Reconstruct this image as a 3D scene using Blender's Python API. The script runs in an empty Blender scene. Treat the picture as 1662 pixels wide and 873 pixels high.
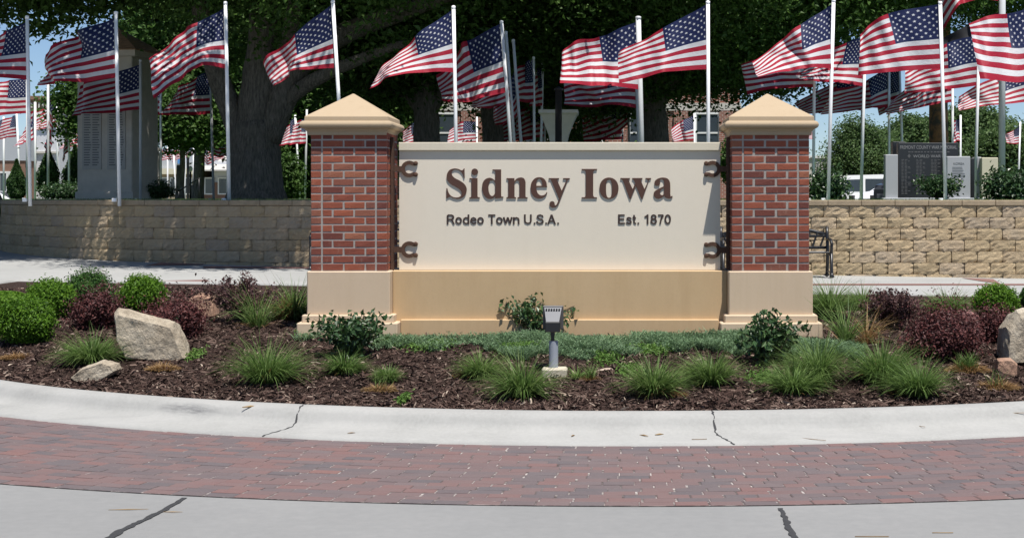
import bpy, math, random
import numpy as np
from mathutils import Vector, Matrix, Quaternion

R = math.radians
rng = np.random.default_rng(7)
random.seed(7)
scene = bpy.context.scene
col = scene.collection

# ------------------------------------------------------------------ camera
F, CX, CY, EYE = 2484.0, 990.0, 321.0, 1.6      # focal length (px of the 1662 wide photo), principal point, eye height
cam_data = bpy.data.cameras.new('camera')
cam = bpy.data.objects.new('camera', cam_data); col.objects.link(cam)
cam.location = (0, 0, EYE); cam.rotation_euler = (R(90), 0, 0)
cam_data.sensor_width = 36; cam_data.lens = F / 1662 * 36
cam_data.shift_x = -(CX - 831) / 1662; cam_data.shift_y = -(436.5 - CY) / 1662
cam_data.clip_start = 0.1; cam_data.clip_end = 6000
scene.camera = cam

# ------------------------------------------------------------------ light
SUN = Vector((0.6, -1.0, 3.3)).normalized()      # towards the sun
world = bpy.data.worlds.new('World'); scene.world = world; world.use_nodes = True
wn = world.node_tree.nodes; wn.clear()
sky = wn.new('ShaderNodeTexSky'); sky.sky_type = 'NISHITA'; sky.sun_disc = False
sky.sun_elevation = math.asin(SUN.z); sky.sun_rotation = math.atan2(SUN.x, SUN.y)
sky.altitude = 300; sky.air_density = 0.72; sky.dust_density = 0.3; sky.ozone_density = 4.0
bg = wn.new('ShaderNodeBackground'); bg.inputs['Strength'].default_value = 0.070
wo = wn.new('ShaderNodeOutputWorld')
world.node_tree.links.new(sky.outputs[0], bg.inputs[0]); world.node_tree.links.new(bg.outputs[0], wo.inputs[0])
sun_data = bpy.data.lights.new('sun', 'SUN'); sun_data.energy = 4.2; sun_data.angle = R(0.53); sun_data.color = (1.0, 0.96, 0.90)
sun = bpy.data.objects.new('sun', sun_data); col.objects.link(sun)
sun.rotation_euler = (-SUN).to_track_quat('-Z', 'Y').to_euler(); sun.location = (8, -14, 45)
scene.view_settings.view_transform = 'Standard'; scene.view_settings.look = 'None'
scene.view_settings.exposure = 0.7; scene.view_settings.gamma = 1.0
scene.view_settings.use_curve_mapping = False
scene.cycles.use_denoising = True
scene.cycles.max_bounces = 6; scene.cycles.transparent_max_bounces = 8

# ------------------------------------------------------------------ helpers
def at(x, y, Y):                                  # a photo pixel at depth Y as a point in the world
    return Vector(((x - CX) * Y / F, Y, EYE - (y - CY) * Y / F))
def sstep(a, b, x):
    t = np.clip((np.asarray(x, float) - a) / (b - a), 0, 1); return t * t * (3 - 2 * t)

def tag(o, label=None, cat=None, group=None, kind=None):
    if label: o['label'] = label
    if cat: o['category'] = cat
    if group: o['group'] = group
    if kind: o['kind'] = kind
    return o
def empty(name, loc=(0, 0, 0), rz=0.0, parent=None):
    o = bpy.data.objects.new(name, None); col.objects.link(o)
    o.location = loc; o.rotation_euler = (0, 0, rz); o.empty_display_size = 0.1
    if parent: o.parent = parent
    return o
def link(name, me, parent=None, loc=None, rot=None, scale=None):
    o = bpy.data.objects.new(name, me); col.objects.link(o)
    if parent: o.parent = parent
    if loc is not None: o.location = loc
    if rot is not None: o.rotation_euler = rot
    if scale is not None: o.scale = scale
    return o

class MB:
    """collects geometry and builds one mesh object"""
    def __init__(s): s.v = []; s.f = []; s.m = []; s.uv = None
    def add(s, vs, fs, mi=0):
        b = len(s.v); s.v.extend([tuple(p) for p in vs])
        for f in fs: s.f.append(tuple(i + b for i in f)); s.m.append(mi)
        return s
    def box(s, lo, hi, mi=0, M=None):
        x0, y0, z0 = lo; x1, y1, z1 = hi
        vs = [(x0,y0,z0),(x1,y0,z0),(x1,y1,z0),(x0,y1,z0),(x0,y0,z1),(x1,y0,z1),(x1,y1,z1),(x0,y1,z1)]
        if M is not None: vs = [M @ Vector(p) for p in vs]
        return s.add(vs, [(0,3,2,1),(4,5,6,7),(0,1,5,4),(1,2,6,5),(2,3,7,6),(3,0,4,7)], mi)
    def bbox(s, lo, hi, b=0.01, mi=0):            # box with chamfered edges
        lo = Vector(lo); hi = Vector(hi); c = (lo + hi) / 2; h = (hi - lo) / 2
        vs = []; idx = {}
        for sx in (-1, 1):
            for sy in (-1, 1):
                for sz in (-1, 1):
                    for ax in range(3):
                        p = Vector((sx*h.x, sy*h.y, sz*h.z)); 
                        for k in range(3):
                            if k != ax: p[k] -= (sx, sy, sz)[k] * b
                        idx[(sx, sy, sz, ax)] = len(vs); vs.append(c + p)
        fs = []
        for ax in range(3):
            o = [k for k in range(3) if k != ax]
            for sg in (-1, 1):
                q = []
                for (a, d) in ((-1,-1),(1,-1),(1,1),(-1,1)):
                    t = [0,0,0]; t[ax] = sg; t[o[0]] = a; t[o[1]] = d; q.append(idx[(*t, ax)])
                if (sg > 0) == (ax == 1): q.reverse()
                fs.append(q)
        for ax in range(3):
            o = [k for k in range(3) if k != ax]
            for a in (-1, 1):
                for d in (-1, 1):
                    t0 = [0,0,0]; t1 = [0,0,0]
                    t0[ax] = -1; t1[ax] = 1
                    for t in (t0, t1): t[o[0]] = a; t[o[1]] = d
                    q = [idx[(*t0, o[0])], idx[(*t1, o[0])], idx[(*t1, o[1])], idx[(*t0, o[1])]]
                    fs.append(q)
        for sx in (-1, 1):
            for sy in (-1, 1):
                for sz in (-1, 1): fs.append([idx[(sx, sy, sz, k)] for k in range(3)])
        # orient outwards
        out = []
        for f in fs:
            n = (vs[f[1]] - vs[f[0]]).cross(vs[f[2]] - vs[f[0]]); m = sum((vs[i] for i in f), Vector()) / len(f) - c
            out.append(f if n.dot(m) > 0 else f[::-1])
        return s.add(vs, out, mi)
    def tube(s, pts, rad, n=8, mi=0, caps=True):
        pts = [Vector(p) for p in pts]; rad = rad if hasattr(rad, '__len__') else [rad] * len(pts)
        rings = []; up = None
        for i, p in enumerate(pts):
            d = (pts[min(i+1, len(pts)-1)] - pts[max(i-1, 0)]).normalized()
            if up is None: up = d.orthogonal().normalized()
            up = (up - d * up.dot(d)).normalized(); w = d.cross(up)
            rings.append([p + (up * math.cos(2*math.pi*k/n) + w * math.sin(2*math.pi*k/n)) * rad[i] for k in range(n)])
        vs = [q for r in rings for q in r]; fs = []
        for i in range(len(pts) - 1):
            for k in range(n): fs.append((i*n+k, i*n+(k+1)%n, (i+1)*n+(k+1)%n, (i+1)*n+k))
        if caps: fs.append(tuple(range(n))[::-1]); fs.append(tuple((len(pts)-1)*n + k for k in range(n)))
        return s.add(vs, fs, mi)
    def lathe(s, prof, n=16, c=(0,0,0), mi=0, sx=1, sy=1, ph=0):
        c = Vector(c); vs = []; fs = []
        for (r, z) in prof:
            for k in range(n):
                a = 2*math.pi*(k+ph)/n; vs.append(c + Vector((r*math.cos(a)*sx, r*math.sin(a)*sy, z)))
        for i in range(len(prof)-1):
            for k in range(n): fs.append((i*n+k, i*n+(k+1)%n, (i+1)*n+(k+1)%n, (i+1)*n+k))
        fs.append(tuple(range(n))[::-1]); fs.append(tuple((len(prof)-1)*n + k for k in range(n)))
        return s.add(vs, fs, mi)
    def prism(s, poly, y0, y1, mi=0):              # (x,z) polygon drawn counter-clockwise as seen from -Y, extruded along Y
        n = len(poly); vs = [(x, y0, z) for x, z in poly] + [(x, y1, z) for x, z in poly]
        fs = [tuple(range(n)), tuple(range(n, 2*n))[::-1]] + [((k+1)%n, k, n+k, n+(k+1)%n) for k in range(n)]
        return s.add(vs, fs, mi)
    def mesh(s, name, mats, smooth=False):
        me = bpy.data.meshes.new(name); me.from_pydata(s.v, [], s.f)
        for m in (mats if isinstance(mats, (list, tuple)) else [mats]): me.materials.append(m)
        me.polygons.foreach_set('material_index', s.m)
        me.polygons.foreach_set('use_smooth', [smooth] * len(s.f)); me.update()
        return me
    def build(s, name, mats, parent=None, smooth=False, loc=None, rot=None):
        return link(name, s.mesh(name, mats, smooth), parent, loc, rot)

def np_mesh(name, verts, faces, mat, smooth=False):  # big meshes from arrays; faces (n,k)
    me = bpy.data.meshes.new(name); nv = len(verts); nf, k = faces.shape
    me.vertices.add(nv); me.vertices.foreach_set('co', np.asarray(verts, np.float32).ravel())
    me.loops.add(nf * k); me.loops.foreach_set('vertex_index', faces.astype(np.int32).ravel())
    me.polygons.add(nf); me.polygons.foreach_set('loop_start', np.arange(0, nf*k, k, dtype=np.int32))
    me.polygons.foreach_set('loop_total', np.full(nf, k, np.int32))
    me.polygons.foreach_set('use_smooth', np.full(nf, smooth))
    me.materials.append(mat); me.update(calc_edges=True); me.validate()
    return me

# ------------------------------------------------------------------ materials
class NT:
    def __init__(s, name):
        s.m = bpy.data.materials.new(name); s.m.use_nodes = True; s.t = s.m.node_tree; s.t.nodes.clear()
        s.out = s.t.nodes.new('ShaderNodeOutputMaterial')
    def n(s, typ, **kw):
        nd = s.t.nodes.new('ShaderNode' + typ)
        for k, v in kw.items():
            if hasattr(nd, k) and not k[0].isupper(): setattr(nd, k, v)
            else: s.set(nd, k, v)
        return nd
    def set(s, nd, k, v):
        sock = nd.inputs[k]
        if isinstance(v, bpy.types.NodeSocket): s.t.links.new(v, sock)
        else: sock.default_value = v
    def math(s, op, a, b=0.0, c=None, clamp=False):
        nd = s.t.nodes.new('ShaderNodeMath'); nd.operation = op; nd.use_clamp = clamp
        for i, v in enumerate((a, b, c)):
            if v is None: continue
            s.set(nd, i, v)
        return nd.outputs[0]
    def mix(s, fac, a, b, blend='MIX'):
        nd = s.t.nodes.new('ShaderNodeMix'); nd.data_type = 'RGBA'; nd.blend_type = blend
        for k, v in ((0, fac), (6, a), (7, b)):
            if isinstance(v, (tuple, list)) and len(v) == 3: v = (*v, 1)
            s.set(nd, k, v)
        return nd.outputs[2]
    def ramp(s, fac, stops, interp='LINEAR'):
        nd = s.t.nodes.new('ShaderNodeValToRGB'); cr = nd.color_ramp; cr.interpolation = interp
        while len(cr.elements) < len(stops): cr.elements.new(0.5)
        for e, (p, c) in zip(cr.elements, stops):
            e.position = p; e.color = (*c, 1) if len(c) == 3 else c
        s.set(nd, 0, fac); return nd.outputs[0]
    def noise(s, scale, detail=4, rough=0.55, vec=None, color=False):
        nd = s.n('TexNoise', Scale=scale, Detail=detail, Roughness=rough)
        if vec is not None: s.set(nd, 'Vector', vec)
        return nd.outputs[1 if color else 0]
    def pos(s): return s.n('NewGeometry').outputs['Position']
    def scaled(s, vec, sc):
        nd = s.n('VectorMath', operation='MULTIPLY'); s.set(nd, 0, vec); s.set(nd, 1, sc); return nd.outputs[0]
    def rnd(s):                                     # a random number per object and per loose piece
        a = s.n('ObjectInfo').outputs['Random']; b = s.n('NewGeometry').outputs['Random Per Island']
        return s.math('FRACT', s.math('ADD', a, b))
    def bump(s, h, strength=0.3, dist=0.02):
        nd = s.n('Bump', Strength=strength, Distance=dist); s.set(nd, 'Height', h); return nd.outputs[0]
    def bsdf(s, color, rough=0.8, normal=None, metallic=0.0, spec=0.3, trans=0.0):
        p = s.n('BsdfPrincipled')
        if isinstance(color, (tuple, list)) and len(color) == 3: color = (*color, 1)
        s.set(p, 'Base Color', color); s.set(p, 'Roughness', rough); s.set(p, 'Metallic', metallic)
        s.set(p, 'Specular IOR Level', spec)
        if normal is not None: s.set(p, 'Normal', normal)
        sh = p.outputs[0]
        if trans > 0:
            t = s.n('BsdfTranslucent'); s.set(t, 'Color', color)
            mx = s.n('MixShader'); s.set(mx, 0, trans); s.set(mx, 1, sh); s.set(mx, 2, t.outputs[0]); sh = mx.outputs[0]
        s.t.links.new(sh, s.out.inputs[0]); return s.m

def plain(name, c, rough=0.6, metallic=0.0, var=0.12, scale=6, bump=0.0, spec=0.3):
    t = NT(name); nz = t.noise(scale, 5, 0.6, t.pos())
    c2 = t.mix(nz, tuple(x * (1 - var) for x in c), tuple(min(1, x * (1 + var)) for x in c))
    nm = t.bump(t.noise(scale * 12, 3, 0.6, t.pos()), bump, 0.01) if bump else None
    return t.bsdf(c2, rough, nm, metallic, spec)

def leafmat(name, stops, trans=0.25, rough=0.55, spec=0.3):
    t = NT(name); r = t.rnd(); nz = t.noise(0.9, 2, 0.5, t.pos())
    fac = t.math('ADD', t.math('MULTIPLY', r, 0.7), t.math('MULTIPLY', t.math('SUBTRACT', nz, 0.3), 0.6), clamp=True)
    return t.bsdf(t.ramp(fac, stops), rough, None, 0, spec, trans)

M = {}
def mats():
    # concrete road
    t = NT('concrete_road'); p = t.pos()
    a = t.noise(0.7, 5, 0.6, p); b = t.noise(14, 6, 0.7, p); c = t.noise(160, 3, 0.7, p)
    k = t.ramp(t.math('ADD', t.math('MULTIPLY', a, 0.55), t.math('MULTIPLY', b, 0.45)), [(0.3, (0.195, 0.196, 0.194)), (0.5, (0.222, 0.222, 0.219)), (0.7, (0.255, 0.253, 0.248))])
    k = t.mix(t.math('MULTIPLY', t.math('GREATER_THAN', c, 0.66), 0.3), k, (0.15, 0.15, 0.15))
    br = t.noise(2.0, 6, 0.75, t.scaled(p, (0.5, 9, 1)))
    k = t.mix(t.math('MULTIPLY', t.math('SUBTRACT', br, 0.5, clamp=True), 0.9), k, (0.19, 0.19, 0.19))
    M['road'] = t.bsdf(k, 0.85, t.bump(c, 0.25, 0.004))
    # kerb concrete: pale, with tyre scuffs
    t = NT('kerb_concrete'); p = t.pos()
    a = t.noise(1.6, 6, 0.65, p); b = t.noise(40, 5, 0.7, p)
    k = t.ramp(t.math('ADD', t.math('MULTIPLY', a, 0.6), t.math('MULTIPLY', b, 0.4)), [(0.3, (0.26, 0.258, 0.246)), (0.5, (0.32, 0.318, 0.304)), (0.7, (0.365, 0.36, 0.345))])
    sep = t.n('SeparateXYZ'); t.set(sep, 0, p)
    sc = t.n('TexNoise', Scale=1.0, Detail=5, Roughness=0.6); t.set(sc, 'Vector', t.scaled(p, (0.9, 5, 12)))
    scuff = t.math('MULTIPLY', t.math('SUBTRACT', sc.outputs[0], 0.52, clamp=True), 2.2, clamp=True)
    dx = t.math('DIVIDE', t.math('ADD', sep.outputs[0], 2.98), 0.28); dz = t.math('DIVIDE', t.math('SUBTRACT', sep.outputs[2], 0.105), 0.045)
    blob = t.math('SUBTRACT', 1.0, t.math('ADD', t.math('MULTIPLY', dx, dx), t.math('MULTIPLY', dz, dz)), clamp=True)
    k = t.mix(t.math('MULTIPLY', scuff, 0.6), k, (0.2, 0.2, 0.2)); st = t.noise(1.0, 6, 0.75, t.scaled(p, (7, 7, 60)))
    k = t.mix(t.math('MULTIPLY', blob, t.math('MULTIPLY', t.math('SUBTRACT', st, 0.38, clamp=True), 3.2), clamp=True), k, (0.10, 0.10, 0.105))
    M['kerb'] = t.bsdf(k, 0.85, t.bump(b, 0.3, 0.006))
    # bricks of the pillars
    t = NT('pillar_brick'); p = t.pos(); r = t.rnd()
    k = t.ramp(r, [(0.0, (0.15, 0.052, 0.040)), (0.25, (0.23, 0.070, 0.046)), (0.5, (0.30, 0.088, 0.052)), (0.72, (0.36, 0.108, 0.058)), (0.86, (0.22, 0.090, 0.064)), (1.0, (0.38, 0.145, 0.080))])
    n1 = t.noise(11, 5, 0.65, p); n2 = t.noise(70, 4, 0.7, p)
    k = t.mix(t.math('MULTIPLY', n1, 0.5), k, (0.10, 0.035, 0.035))
    pale = t.math('MULTIPLY', t.math('SUBTRACT', t.noise(9, 5, 0.7, t.scaled(p, (2.2, 2.2, 0.8))), 0.60, clamp=True), 3.2, clamp=True)
    k = t.mix(t.math('MULTIPLY', pale, 0.55), k, (0.5, 0.36, 0.27))
    M['brick'] = t.bsdf(k, 0.85, t.bump(t.math('ADD', n2, n1), 0.5, 0.006), 0, 0.2)
    M['mortar'] = plain('mortar', (0.35, 0.315, 0.285), 0.95, var=0.2, scale=25, bump=0.4)
    # paving bricks
    t = NT('paving_brick'); p = t.pos(); r = t.rnd()
    k = t.ramp(r, [(0.0, (0.085, 0.080, 0.088)), (0.22, (0.122, 0.092, 0.094)), (0.45, (0.148, 0.094, 0.091)), (0.65, (0.172, 0.090, 0.083)), (0.8, (0.138, 0.104, 0.105)), (0.92, (0.088, 0.085, 0.094)), (1.0, (0.195, 0.094, 0.080))])
    n1 = t.noise(3.1, 6, 0.7, p); n2 = t.noise(48, 5, 0.8, p)
    k = t.mix(t.math('MULTIPLY', n1, 0.7), k, (0.165, 0.132, 0.130))
    k = t.mix(t.math('MULTIPLY', t.math('SUBTRACT', n2, 0.55, clamp=True), 2.0, clamp=True), k, (0.21, 0.175, 0.17))
    M['paver'] = t.bsdf(k, 0.9, t.bump(n2, 0.45, 0.006), 0, 0.2)
    t = NT('paver_joint_sand'); p = t.pos(); n1 = t.noise(11, 6, 0.75, p); n2 = t.noise(60, 4, 0.7, p)
    k = t.ramp(n1, [(0.40, (0.07, 0.055, 0.052)), (0.50, (0.13, 0.11, 0.105)), (0.60, (0.40, 0.36, 0.34))])
    M['sand'] = t.bsdf(k, 0.95, t.bump(n2, 0.5, 0.01))
    # precast stone: pillar bases and caps, wall, sign panel
    def stone(name, c, stain, amt, wear=1.0):
        t = NT(name); p = t.pos(); n1 = t.noise(2.2, 6, 0.65, t.scaled(p, (1.6, 1.6, 0.7))); n2 = t.noise(110, 4, 0.7, p); n3 = t.noise(14, 4, 0.6, p)
        k = t.mix(t.math('MULTIPLY', n1, amt), c, stain)
        k = t.mix(t.math('MULTIPLY', n3, 0.18), k, tuple(x * 0.75 for x in c)); sk_ = t.noise(1.0, 5, 0.7, t.scaled(p, (9, 9, 0.8))); n4 = t.noise(45, 4, 0.75, p)
        k = t.mix(t.math('MULTIPLY', t.math('SUBTRACT', sk_, 0.5, clamp=True), 1.1*wear, clamp=True), k, tuple(x * y for x, y in zip(c, (0.78, 0.74, 0.68))))
        k = t.mix(t.math('MULTIPLY', t.math('SUBTRACT', n4, 0.52, clamp=True), 0.9*wear, clamp=True), k, tuple(x * 0.72 for x in c))
        return t.bsdf(k, 0.88, t.bump(n2, 0.35, 0.003), 0, 0.2)
    M['cast'] = stone('precast_cap', (0.43, 0.335, 0.225), (0.38, 0.29, 0.195), 0.6)
    M['base'] = stone('precast_base', (0.61, 0.47, 0.33), (0.53, 0.42, 0.31), 0.6)
    M['wallstone'] = stone('precast_wall', (0.58, 0.42, 0.255), (0.49, 0.34, 0.185), 1.0, 1.5)
    M['panel'] = stone('sign_panel', (0.73, 0.66, 0.545), (0.70, 0.635, 0.53), 0.5, 0.3)
    M['coping'] = stone('sign_coping', (0.66, 0.60, 0.48), (0.61, 0.56, 0.45), 0.5)
    M['letter'] = plain('letter_brown', (0.085, 0.042, 0.030), 0.55, var=0.1, scale=20)
    M['smalllet'] = plain('letter_dark', (0.050, 0.032, 0.028), 0.55, var=0.1, scale=20)
    M['rust'] = plain('rusted_steel', (0.085, 0.045, 0.03), 0.75, var=0.4, scale=30, bump=0.4)
    # segmental retaining wall
    t = NT('split_face_block'); p = t.pos(); r = t.rnd()
    k = t.ramp(r, [(0.0, (0.40, 0.32, 0.205)), (0.3, (0.50, 0.395, 0.25)), (0.55, (0.56, 0.435, 0.275)), (0.8, (0.45, 0.37, 0.28)), (1.0, (0.60, 0.47, 0.29))])
    n1 = t.noise(7, 6, 0.75, p); n2 = t.noise(26, 6, 0.8, p)
    k = t.mix(t.math('MULTIPLY', t.math('SUBTRACT', n1, 0.35, clamp=True), 1.3, clamp=True), k, (0.46, 0.335, 0.20))
    k = t.mix(t.math('MULTIPLY', t.math('SUBTRACT', n2, 0.5, clamp=True), 1.1, clamp=True), k, (0.28, 0.21, 0.14))
    M['block'] = t.bsdf(k, 0.95, t.bump(t.math('ADD', n2, t.math('MULTIPLY', n1, 0.8)), 0.9, 0.05), 0, 0.1)
    M['wallcap'] = plain('wall_cap_block', (0.33, 0.26, 0.175), 0.95, var=0.35, scale=9, bump=0.8)
    M['blockgap'] = plain('wall_backing', (0.10, 0.08, 0.06), 0.95)
    # mulch
    t = NT('mulch_soil'); p = t.pos(); n1 = t.noise(1.2, 5, 0.6, p); n2 = t.noise(55, 6, 0.8, p); n3 = t.noise(28, 5, 0.8, t.scaled(p, (3.2, 1, 1)))
    k = t.ramp(n3, [(0.35, (0.030, 0.019, 0.016)), (0.5, (0.062, 0.040, 0.033)), (0.63, (0.11, 0.075, 0.06)), (0.75, (0.2, 0.15, 0.12))])
    k = t.mix(t.math('MULTIPLY', n1, 0.35), k, (0.05, 0.032, 0.027))
    M['mulch'] = t.bsdf(k, 0.95, t.bump(t.math('ADD', n2, n3), 1.0, 0.03), 0, 0.1)
    t = NT('mulch_chip'); r = t.rnd()
    k = t.ramp(r, [(0.0, (0.035, 0.021, 0.018)), (0.45, (0.068, 0.042, 0.034)), (0.75, (0.10, 0.067, 0.055)), (0.93, (0.15, 0.105, 0.085)), (0.975, (0.26, 0.20, 0.16)), (1.0, (0.42, 0.34, 0.27))])
    M['chip'] = t.bsdf(k, 0.95, None, 0, 0.1)
    # rock
    def rock(name, c1, c2, c3):
        t = NT(name); p = t.pos(); n1 = t.noise(4, 6, 0.7, p); n2 = t.noise(30, 5, 0.75, p); 
        k = t.ramp(n1, [(0.3, c1), (0.5, c2), (0.72, c3)])
        k = t.mix(t.math('MULTIPLY', t.math('SUBTRACT', n2, 0.48, clamp=True), 2.0, clamp=True), k, tuple(x*0.5 for x in c1))
        return t.bsdf(k, 0.92, t.bump(t.math('ADD', n2, n1), 0.8, 0.03), 0, 0.15)
    M['limestone'] = rock('limestone', (0.27, 0.22, 0.16), (0.44, 0.375, 0.285), (0.58, 0.515, 0.41))
    M['pinkrock'] = rock('pink_rock', (0.25, 0.15, 0.11), (0.38, 0.235, 0.165), (0.48, 0.33, 0.24))
    M['redrock'] = rock('red_rock', (0.16, 0.07, 0.065), (0.27, 0.13, 0.12), (0.36, 0.22, 0.19))
    # plants
    M['grassblade'] = leafmat('grass_blade', [(0.0, (0.055, 0.110, 0.024)), (0.4, (0.108, 0.185, 0.042)), (0.75, (0.170, 0.250, 0.075)), (0.92, (0.25, 0.30, 0.13)), (1.0, (0.34, 0.31, 0.15))], 0.38)
    M['straw'] = leafmat('dry_grass', [(0.0, (0.16, 0.085, 0.035)), (0.5, (0.30, 0.18, 0.075)), (1.0, (0.46, 0.33, 0.17))], 0.2)
    M['box'] = leafmat('boxwood_leaf', [(0.0, (0.045, 0.115, 0.010)), (0.5, (0.115, 0.235, 0.018)), (0.9, (0.18, 0.32, 0.028)), (1.0, (0.24, 0.38, 0.06))], 0.4)
    M['boxdark'] = leafmat('dark_boxwood_leaf', [(0.0, (0.025, 0.070, 0.014)), (0.5, (0.050, 0.120, 0.022)), (1.0, (0.10, 0.19, 0.035))], 0.25)
    M['barberry'] = leafmat('barberry_leaf', [(0.0, (0.055, 0.022, 0.022)), (0.5, (0.105, 0.038, 0.036)), (0.85, (0.17, 0.055, 0.050)), (1.0, (0.27, 0.11, 0.075))], 0.25)
    M['purple'] = leafmat('purple_shrub_leaf', [(0.0, (0.050, 0.028, 0.030)), (0.5, (0.095, 0.048, 0.048)), (0.8, (0.15, 0.075, 0.068)), (1.0, (0.15, 0.14, 0.06))], 0.25)
    M['rose'] = leafmat('rose_leaf', [(0.0, (0.020, 0.050, 0.016)), (0.5, (0.038, 0.085, 0.026)), (0.88, (0.072, 0.13, 0.042)), (1.0, (0.18, 0.21, 0.11))], 0.2, 0.4, 0.5)
    M['cover'] = leafmat('groundcover_leaf', [(0.0, (0.075, 0.130, 0.065)), (0.5, (0.140, 0.225, 0.115)), (0.85, (0.205, 0.305, 0.165)), (1.0, (0.26, 0.34, 0.11))], 0.25)
    M['weed'] = leafmat('weed_leaf', [(0.0, (0.06, 0.13, 0.02)), (0.6, (0.11, 0.21, 0.04)), (1.0, (0.2, 0.28, 0.08))], 0.3)
    M['stem'] = plain('woody_stem', (0.07, 0.055, 0.035), 0.85)
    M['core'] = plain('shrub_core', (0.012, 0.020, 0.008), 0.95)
    M['oak'] = leafmat('tree_leaf', [(0.0, (0.040, 0.085, 0.020)), (0.5, (0.075, 0.150, 0.032)), (0.85, (0.115, 0.205, 0.048)), (1.0, (0.17, 0.26, 0.07))], 0.45)
    M['farleaf'] = leafmat('far_tree_leaf', [(0.0, (0.055, 0.100, 0.035)), (0.5, (0.090, 0.155, 0.050)), (1.0, (0.15, 0.22, 0.075))], 0.35)
    M['cedar'] = leafmat('cedar_leaf', [(0.0, (0.022, 0.055, 0.016)), (0.5, (0.042, 0.095, 0.024)), (1.0, (0.075, 0.14, 0.035))], 0.2)
    t = NT('bark'); p = t.pos(); n1 = t.noise(9, 6, 0.7, t.scaled(p, (2.5, 2.5, 0.5))); n2 = t.noise(40, 4, 0.7, t.scaled(p, (1, 1, 0.3)))
    k = t.ramp(n1, [(0.3, (0.10, 0.088, 0.074)), (0.5, (0.22, 0.198, 0.168)), (0.75, (0.38, 0.35, 0.30))])
    M['bark'] = t.bsdf(k, 0.95, t.bump(t.math('ADD', n1, n2), 1.0, 0.08), 0, 0.1)
    t = NT('cut_bark'); p = t.pos(); n1 = t.noise(3, 5, 0.7, p)
    k = t.ramp(n1, [(0.42, (0.11, 0.085, 0.06)), (0.56, (0.36, 0.17, 0.075)), (0.7, (0.46, 0.20, 0.08))])
    M['cutbark'] = t.bsdf(k, 0.95, t.bump(n1, 0.6, 0.05))
    t = NT('lawn'); p = t.pos(); n1 = t.noise(0.8, 5, 0.6, p); n2 = t.noise(70, 4, 0.8, p)
    M['lawn'] = t.bsdf(t.mix(n1, t.mix(n2, (0.028, 0.062, 0.015), (0.06, 0.12, 0.03)), (0.06, 0.10, 0.028)), 0.95, t.bump(n2, 0.8, 0.03))
    M['ground'] = plain('far_ground', (0.16, 0.17, 0.12), 0.95, var=0.3, scale=0.2)
    # sidewalk and plaza
    t = NT('plaza_concrete'); p = t.pos(); a = t.noise(0.5, 5, 0.6, p); b = t.noise(25, 5, 0.7, p)
    k = t.ramp(t.math('ADD', t.math('MULTIPLY', a, 0.6), t.math('MULTIPLY', b, 0.4)), [(0.3, (0.27, 0.27, 0.262)), (0.7, (0.37, 0.37, 0.355))])
    M['plaza'] = t.bsdf(k, 0.88, t.bump(b, 0.2, 0.005))
    M['brickstrip'] = plain('plaza_brick', (0.19, 0.105, 0.092), 0.9, var=0.35, scale=9, bump=0.4)
    M['tar'] = plain('crack_sealant', (0.045, 0.045, 0.047), 0.7, var=0.3, scale=40, bump=0.5)
    # metals, paint, granite
    M['blackiron'] = plain('black_painted_iron', (0.016, 0.016, 0.018), 0.35, var=0.2, spec=0.5)
    M['bronze'] = plain('bronze_lamp_housing', (0.075, 0.07, 0.07), 0.45, var=0.15, spec=0.5)
    M['lens_and_skylit'] = plain('reflector_and_skylit_back', (0.095, 0.10, 0.115), 0.3, var=0.1, spec=0.6)
    M['pvcwhite'] = plain('white_plastic_pole', (0.90, 0.905, 0.91), 0.5, var=0.04, spec=0.4)
    M['greypvc'] = plain('grey_conduit', (0.30, 0.32, 0.36), 0.5, var=0.1)
    M['galv_and_shade'] = plain('galvanised_and_shaded_pole', (0.60, 0.61, 0.62), 0.55, metallic=0.0, var=0.1)
    M['concblock'] = plain('footing_concrete', (0.50, 0.45, 0.35), 0.9, var=0.25, scale=14, bump=0.5)
    M['granblack'] = plain('black_granite', (0.022, 0.023, 0.026), 0.25, var=0.3, scale=60, spec=0.5)
    M['grangrey'] = plain('grey_granite', (0.40, 0.41, 0.43), 0.6, var=0.12, scale=50)
    M['cream'] = plain('cream_stone', (0.60, 0.56, 0.42), 0.8, var=0.1, scale=10)
    M['inscr'] = plain('inscription', (0.11, 0.11, 0.115), 0.7)
    M['inscrw'] = plain('bright_inscription', (0.26, 0.26, 0.265), 0.7); M['blackpost'] = plain('black_post', (0.012, 0.012, 0.013), 0.65, spec=0.15)
    M['inscr2'] = plain('grey_inscription', (0.16, 0.16, 0.17), 0.7)
    M['greystone'] = plain('weathered_stone', (0.62, 0.57, 0.50), 0.9, var=0.2, scale=5, bump=0.3)
    M['tablet'] = plain('stone_tablet', (0.48, 0.46, 0.43), 0.6, var=0.15, scale=8)
    M['palestone'] = plain('pale_stone', (0.52, 0.50, 0.45), 0.85, var=0.15, scale=8, bump=0.2)
    M['shingle'] = plain('brown_shingle', (0.42, 0.26, 0.16), 0.9, var=0.35, scale=12, bump=0.6)
    M['glass'] = plain('window_glass', (0.05, 0.065, 0.08), 0.1, var=0.1, spec=0.8)
    M['whitepaint'] = plain('white_paint', (0.74, 0.74, 0.72), 0.6, var=0.06)
    M['carwhite'] = plain('white_car_paint', (0.80, 0.81, 0.82), 0.25, var=0.02, spec=0.6)
    M['cardark'] = plain('dark_car_paint', (0.02, 0.022, 0.026), 0.25, var=0.1, spec=0.6)
    M['tyre'] = plain('tyre_rubber', (0.02, 0.02, 0.02), 0.85)
    M['tanwall'] = plain('tan_render', (0.45, 0.36, 0.25), 0.85, var=0.12, scale=1.5)
    M['greywall_and_shade'] = plain('grey_siding_and_shade', (0.42, 0.44, 0.47), 0.8, var=0.1, scale=1.0)
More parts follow.
